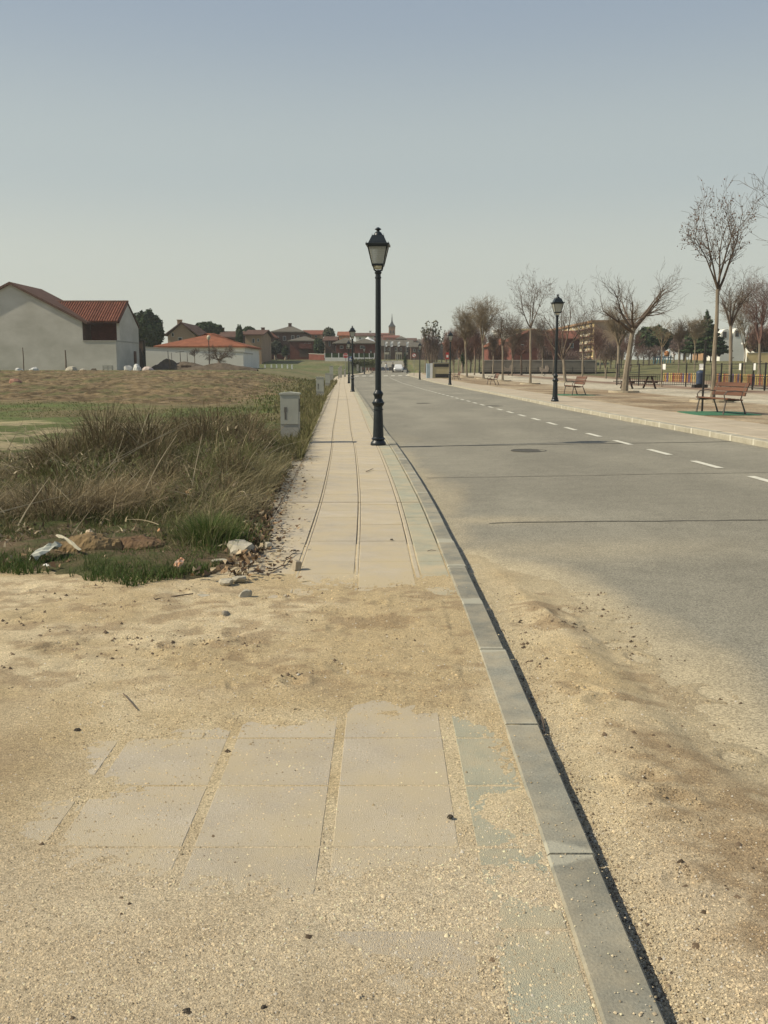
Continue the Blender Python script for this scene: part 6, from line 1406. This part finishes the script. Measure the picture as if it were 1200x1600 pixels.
# leafy tips above the first thicket
X, _ = at(674, 540, 149); t = thing('leafy_tree', 'dark sparse leafy branches reaching up out of the brown thicket', 'tree', (X, 149, gz(X, 149))); z0 = at(674, 540, 149)[1] - t.location.z
b = MB(); bl = []
for (px_, py_) in ((661, 517), (668, 507), (676, 509), (681, 506), (687, 515), (694, 520), (664, 522)):
    xx, zz_ = at(px_, py_, 149); b.path([(0, 0, .5), ((xx - X) * .8, 0, z0 + .4), (xx - X, 0, zz_ - t.location.z)], [.09, .05, .02], 5); bl += [(xx - X, 0, zz_ - t.location.z, .35, .35, .55), ((xx - X) * .8, 0, zz_ - t.location.z - 1, .35, .35, .5)]
b.build('trunk', M['twig'], t); leaf_cloud('crown', bl, 300, .2, [(.08, .075, .045), (.11, .10, .06)], t, 5)

# ================================================================== ODDS AND ENDS BY THE WHITE WALL
tree_at('bare spreading shrub tree in front of the white yard wall', 345, 577, 96, 342, 562, 530, 26, 1.8, 401, limbs=7, fine=1.2, style='wide', thick=1.6, group='bare trees by the white wall', up=.1)
tree_at('little bare tree with thin stem before the white wall, left of the shrub tree', 304, 575, 98, 304, 556, 545, 10, .7, 402, limbs=5, fine=1, thick=1.3, group='bare trees by the white wall')
X, Zt = at(326, 529, 98); zb = gz(X, 98); t = thing('lamp_post', 'dark post with small round lamp in front of the orange roof', 'lamp post', (X, 98, zb)); h = Zt - zb
MB().tube((0, 0, 0), (0, 0, h - .2), .06, .045, 6).build('post', M['iron'], t); MB().lathe([(.05, h - .2), (.17, h - .05), (.2, h + .15), (.12, h + .3), (.02, h + .36)], 10).build('lantern', M['cream'], t)
for i, (x, yt, r, Y, lb) in enumerate(((262, 548, .04, 95, 'rusty fence stake beside the dirt heap, left one'), (264.8, 561, .07, 92, 'thick short post in front of the dirt heap'), (267.5, 551, .03, 97, 'thin fence stake right of the thick post'), (281, 549, .04, 97, 'stake with cross piece in front of the white wall'), (292, 551, .035, 97, 'plain stake between cross stake and little bare tree'), (101.5, 547, .07, 87, 'dark post in front of the grey rendered wall'), (35, 543, .05, 87, 'thin leaning post before the left part of the grey wall'))):
    X, Zt = at(x, yt, Y); zb = gz(X, Y) - .1; b = MB(); b.path([(0, 0, 0), (.04, 0, (Zt - zb) * .5), (.02, 0, Zt - zb)], [r, r, r * .8], 5)
    if i == 3: b.tube((-.45, 0, Zt - zb - .1), (.45, 0, Zt - zb), .03, .03, 4)
    o = b.build('stake', M['twig']); o.location = (X, Y, zb); tag(o, lb, 'post')
X, Zt = at(226, 543, 95); zb = gz(X, 95) - .1; b = MB(); b.path([(-.1, 0, 0), (-.2, 0, 1.2), (-.5, 0, Zt - zb)], [.09, .07, .05], 5); o = b.build('leaning_pole', M['iron']); o.location = (X, 95, zb); tag(o, 'dark leaning pole at the left end of the white wall', 'pole')
soil2 = noise_mat('heap_soil', (.075, .06, .04), (.13, .10, .07), 3, .95, .6, 8)
def fmound(label, x, Y, w, l, h, seed):
    X, _ = at(x, 578, Y); n = 22; vs = []
    for j in range(n):
        for i in range(n):
            u, v = i / (n - 1) * 2 - 1, j / (n - 1) * 2 - 1; r = math.hypot(u, v); f_ = float(fbm(u * 2 + seed, v * 2, seed, 4, .6))
            vs.append((u * w, v * l, h * max(0, 1 - r + .3 * f_) ** .9 - .05 * (r > .9)))
    b = MB(); b.add(vs, [tuple(q) for q in grid_faces(n, n).tolist()]); o = b.build('soil_heap', soil2); o.location = (X, Y, gz(X, Y) - .02); return tag(o, label, 'heap')
def heap(name, label, x, yb, Y, sx_, sy_, sz_, m, seed, cat='heap'):
    X, Z = at(x, yb, Y); return rock(name, label, X, Y, gz(X, Y) - .05, sx_, sy_, sz_, m, seed, cat, 0, None, -.2)
fmound('dark pointed heap of soil in front of the white wall', 262, 94, 1.7, 1.2, 1.15, 51)
fmound('long low dark heap of soil right of the pointed one', 290, 93, 2.9, 1.2, .9, 52)
fmound('low brown bank running below the bare shrub tree', 345, 91, 3.6, 1.2, .8, 53)
bag = noise_mat('rubble_bag', (.42, .42, .38), (.6, .6, .56), 3, .7, .5, 6); bag2 = noise_mat('rubble_bag_pink', (.33, .26, .22), (.5, .42, .37), 3, .7, .5, 6)
heap('rubble_bag', 'bright white rubble bag, middle of the three by the gate', 213, 578, 87, .5, .5, .75, bag, 54, 'bag'); heap('rubble_bag', 'grey white rubble bag left of the bright one', 200, 579, 87, .55, .5, .6, noise_mat('bag_grey', (.26, .26, .24), (.38, .38, .35), 3, .7), 55, 'bag'); heap('rubble_bag', 'slumped pinkish rubble bag right of the bright one', 232, 579, 87, .75, .5, .5, bag2, 56, 'bag')
for i, (x, yb, s, lb) in enumerate(((30, 573, .35, 'white lump of rubble at the far left below the house'), (52, 574, .45, 'pale pile of broken boards below the house at the left'), (113, 578, .5, 'tan stone in front of the grey wall'), (130, 580, .3, 'pale upright stone beside the tan one'), (147, 578, .28, 'dark block right of the pale stones'), (22, 598, .4, 'orange brick rubble in the field at the left'))):
    heap('rubble', lb, x, yb, 86 if i < 5 else 55, s * 1.3, s, s, [bag, bag, st, st, soil2, noise_mat('brick_rubble', (.22, .11, .07), (.35, .2, .14), 5, .9)][i], 60 + i, 'rubble')
for (x0, x1, yt, Y, lb) in ((160, 176, 571, 87, 'pale wooden pallet leaning at the grey house wall'), (283, 298, 571, 92, 'dark stacked pallet in front of the soil heaps')):
    X0, Zt = at(x0, yt, Y); X1, _ = at(x1, yt, Y); zb = gz(X0, Y); t = thing('pallet', lb, 'pallet', (X0, Y, zb)); w = X1 - X0; h = max(.4, Zt - zb); pm = M['concrete'] if x0 < 200 else M['darkwood']
    for k in range(3): MB().box(0, w, 0, .05, .1 + k * (h - .2) / 2, .2 + k * (h - .2) / 2).build('board', pm, t)
    for k in range(3): MB().box(k * (w - .1) / 2, k * (w - .1) / 2 + .1, .055, .15, 0, h).build('bearer', pm, t)
# little white marker posts in the field right of the white wall
for i, x in enumerate((414, 424, 432, 440.5, 449, 456)):
    X, Zt = at(x, 569.5, 150); zb = gz(X, 150) - .1; o = MB().box(-.1, .1, 0, .2, 0, max(.5, Zt - zb)).build('marker_post', M['white']); o.location = (X, 150, zb); tag(o, 'small white marker post in the green field, ' + ['leftmost of the six', 'second from the left of six', 'third from the left of six', 'third from the right of six', 'second from the right of six', 'rightmost of the six'][i], 'post', 'white marker posts in the field')

# ================================================================== CAR AND PEOPLE FAR DOWN THE ROAD
def car(label, x, yb, Y):
    X, Z = at(x, yb, Y); zb = float(road_z(X, Y)); t = thing('parked_car', label, 'car', (X, Y, zb)); wp = noise_mat('car_white', (.55, .55, .52), (.62, .62, .59), 2, .3, spec=.5)
    def loft(secs):
        b = MB(); n = len(secs[0][1]); vs = [(u, y, v) for y, s in secs for u, v in s]; m = len(secs)
        b.add(vs, [(i * n + k, i * n + (k + 1) % n, (i + 1) * n + (k + 1) % n, (i + 1) * n + k) for i in range(m - 1) for k in range(n)] + [tuple(range(n)), tuple(range(m * n - 1, (m - 1) * n - 1, -1))]); return b
    def sec(w, z0, z1, c=.12): return [(-w + c, z0), (w - c, z0), (w, z0 + c), (w, z1 - c), (w - c, z1), (-w + c, z1), (-w, z1 - c), (-w, z0 + c)]
    loft([(0, sec(.72, .3, .68)), (.12, sec(.84, .22, .76)), (1.1, sec(.87, .2, .93)), (3.2, sec(.87, .2, .95)), (3.9, sec(.84, .24, .9)), (4.05, sec(.7, .32, .8))]).build('body', wp, t, True)
    loft([(1.05, sec(.74, .93, .96, .01)), (1.7, sec(.62, .93, 1.42, .08)), (2.9, sec(.62, .93, 1.45, .08)), (3.75, sec(.72, .9, .98, .02))]).build('cabin', wp, t, True)
    MB().add([(-.66, 1.10, .965), (.66, 1.10, .965), (.52, 1.66, 1.36), (-.52, 1.66, 1.36)], [(0, 1, 2, 3)]).build('windscreen', M['pane'], t)
    for s in (-1, 1):
        MB().box(s * .5 - .16, s * .5 + .16, .02, .06, .56, .68).build('headlight', M['white'], t); MB().box(s * .93 - .07, s * .93 + .07, 1.25, 1.4, .98, 1.1).build('mirror', wp, t)
        MB().box(s * .70 - .01, s * .70 + .01, 1.7, 2.8, 1.0, 1.3).build('side_window', M['pane'], t)
        for y in (.75, 3.2):
            b = MB(); b.tube((s * .74, y, .31), (s * .9, y, .31), .31, .31, 18); o = b.build('wheel', M['iron'], t); b = MB(); b.tube((s * .895, y, .31), (s * .905, y, .31), .18, .18, 12); b.build('rim', M['galv'], o)
    MB().box(-.26, .26, -.012, -.002, .36, .47).build('number_plate', M['white'], t); MB().box(-.5, .5, -.0, .03, .27, .36).build('grille', M['iron'], t); return t
c_ = car('white parked car facing the viewer with its driver door standing open', 622.5, 583, 169)
b = MB(); b.box(-.87, -.83, 1.2, 2.2, .3, .95); o = b.build('open_door', M['iron'], c_); o.location = (-.55, -.5, 0); o.rotation_euler = (0, 0, rad(0))
o.location = (0, 0, 0); o.data.transform(Matrix.Translation((-.86, 1.25, 0)) @ Matrix.Rotation(rad(60), 4, 'Z') @ Matrix.Translation((.86, -1.25, 0)))
def person(label, x, yb, Y, facing, top, legs, skin_c, walk=.15):
    X, Z = at(x, yb, Y); zb = float(road_z(X, Y)) + .0; t = thing('person', label, 'person', (X, Y, zb), facing)
    J = [(0, 0, .95, .135), (0, 0, 1.15, .13), (0, 0, 1.38, .155), (0, 0, 1.50, .06), (0, 0, 1.58, .075), (0, .01, 1.68, .088), (0, 0, 1.75, .055)]
    E_ = [(0, 1), (1, 2), (2, 3), (3, 4), (4, 5), (5, 6)]
    def ch(root, pts):
        p = root
        for q_ in pts: J.append(q_); E_.append((p, len(J) - 1)); p = len(J) - 1
    for s in (-1, 1):
        ch(2, [(s * .19, 0, 1.40, .06), (s * .24, s * walk * .4, 1.12, .045), (s * .25, s * walk + .05, .88, .035), (s * .25, s * walk + .08, .79, .032)])
        ch(0, [(s * .09, 0, .86, .09), (s * .10, -s * walk * .7, .48, .062), (s * .10, -s * walk * 1.4, .08, .045), (s * .10, -s * walk * 1.4 + .13, .035, .035)])
    me = bpy.data.meshes.new('person_body'); me.from_pydata([j[:3] for j in J], E_, []); o = bpy.data.objects.new('body', me); col.objects.link(o)
    md = o.modifiers.new('s', 'SKIN'); 
    for v, j in zip(me.skin_vertices[0].data, J): v.radius = (j[3], j[3] * .8)
    me.skin_vertices[0].data[0].use_root = True; o.modifiers.new('d', 'SUBSURF').levels = 1
    dg = bpy.context.evaluated_depsgraph_get(); m2 = bpy.data.meshes.new_from_object(o.evaluated_get(dg)); bpy.data.objects.remove(o)
    for m in (skin_c, top, legs): m2.materials.append(m)
    for p in m2.polygons:
        z = p.center.z; ax = abs(p.center.x); p.material_index = 1 if (.93 < z < 1.5 or (ax > .2 and z > .86)) else (2 if z <= .93 and not ax > .2 else 0); p.use_smooth = True
    q_ = link(bpy.data.objects.new('body', m2), t)
    b = MB(); b.lathe([(.02, 1.80), (.075, 1.775), (.10, 1.70), (.098, 1.64), (.07, 1.60)], 10, (0, -.012)); b.build('hair', M['twig'], t, True)
    for s in (-1, 1): MB().lathe([(.004, 1.672), (.011, 1.68), (.004, 1.688)], 6, (s * .03, .082)).build('eye', M['iron'], t)
    MB().tube((0, .08, 1.66), (0, .105, 1.64), .01, .014, 5).build('nose', skin_c, t); return t
skinm = bm_('skin', (.45, .27, .18), .05); lg = bm_('pale_trousers', (.3, .28, .26), .1); dk = bm_('dark_clothes', (.03, .03, .035), .2)
person('person in a white jacket walking on the road left of the parked car', 603.2, 583.4, 166, pi, M['white'], lg, skinm)
person('person in dark clothes standing beside the open door of the white car', 613.8, 583.2, 168, pi * .8, dk, dk, skinm, .06)

# faint air between here and the town
hz = MB(); hz.box(-620, 620, -30, 700, -3, 60); ho = hz.build('haze', M['white']); ho['kind'] = 'stuff'
hm = bpy.data.materials.new('air'); hm.use_nodes = True; n_ = hm.node_tree.nodes; n_.clear(); o_ = n_.new('ShaderNodeOutputMaterial'); pv = n_.new('ShaderNodeVolumePrincipled'); pv.inputs['Density'].default_value = .0004; pv.inputs['Color'].default_value = (.95, .96, .9, 1); pv.inputs['Anisotropy'].default_value = .3
hm.node_tree.links.new(pv.outputs[0], o_.inputs['Volume']); ho.data.materials.clear(); ho.data.materials.append(hm)
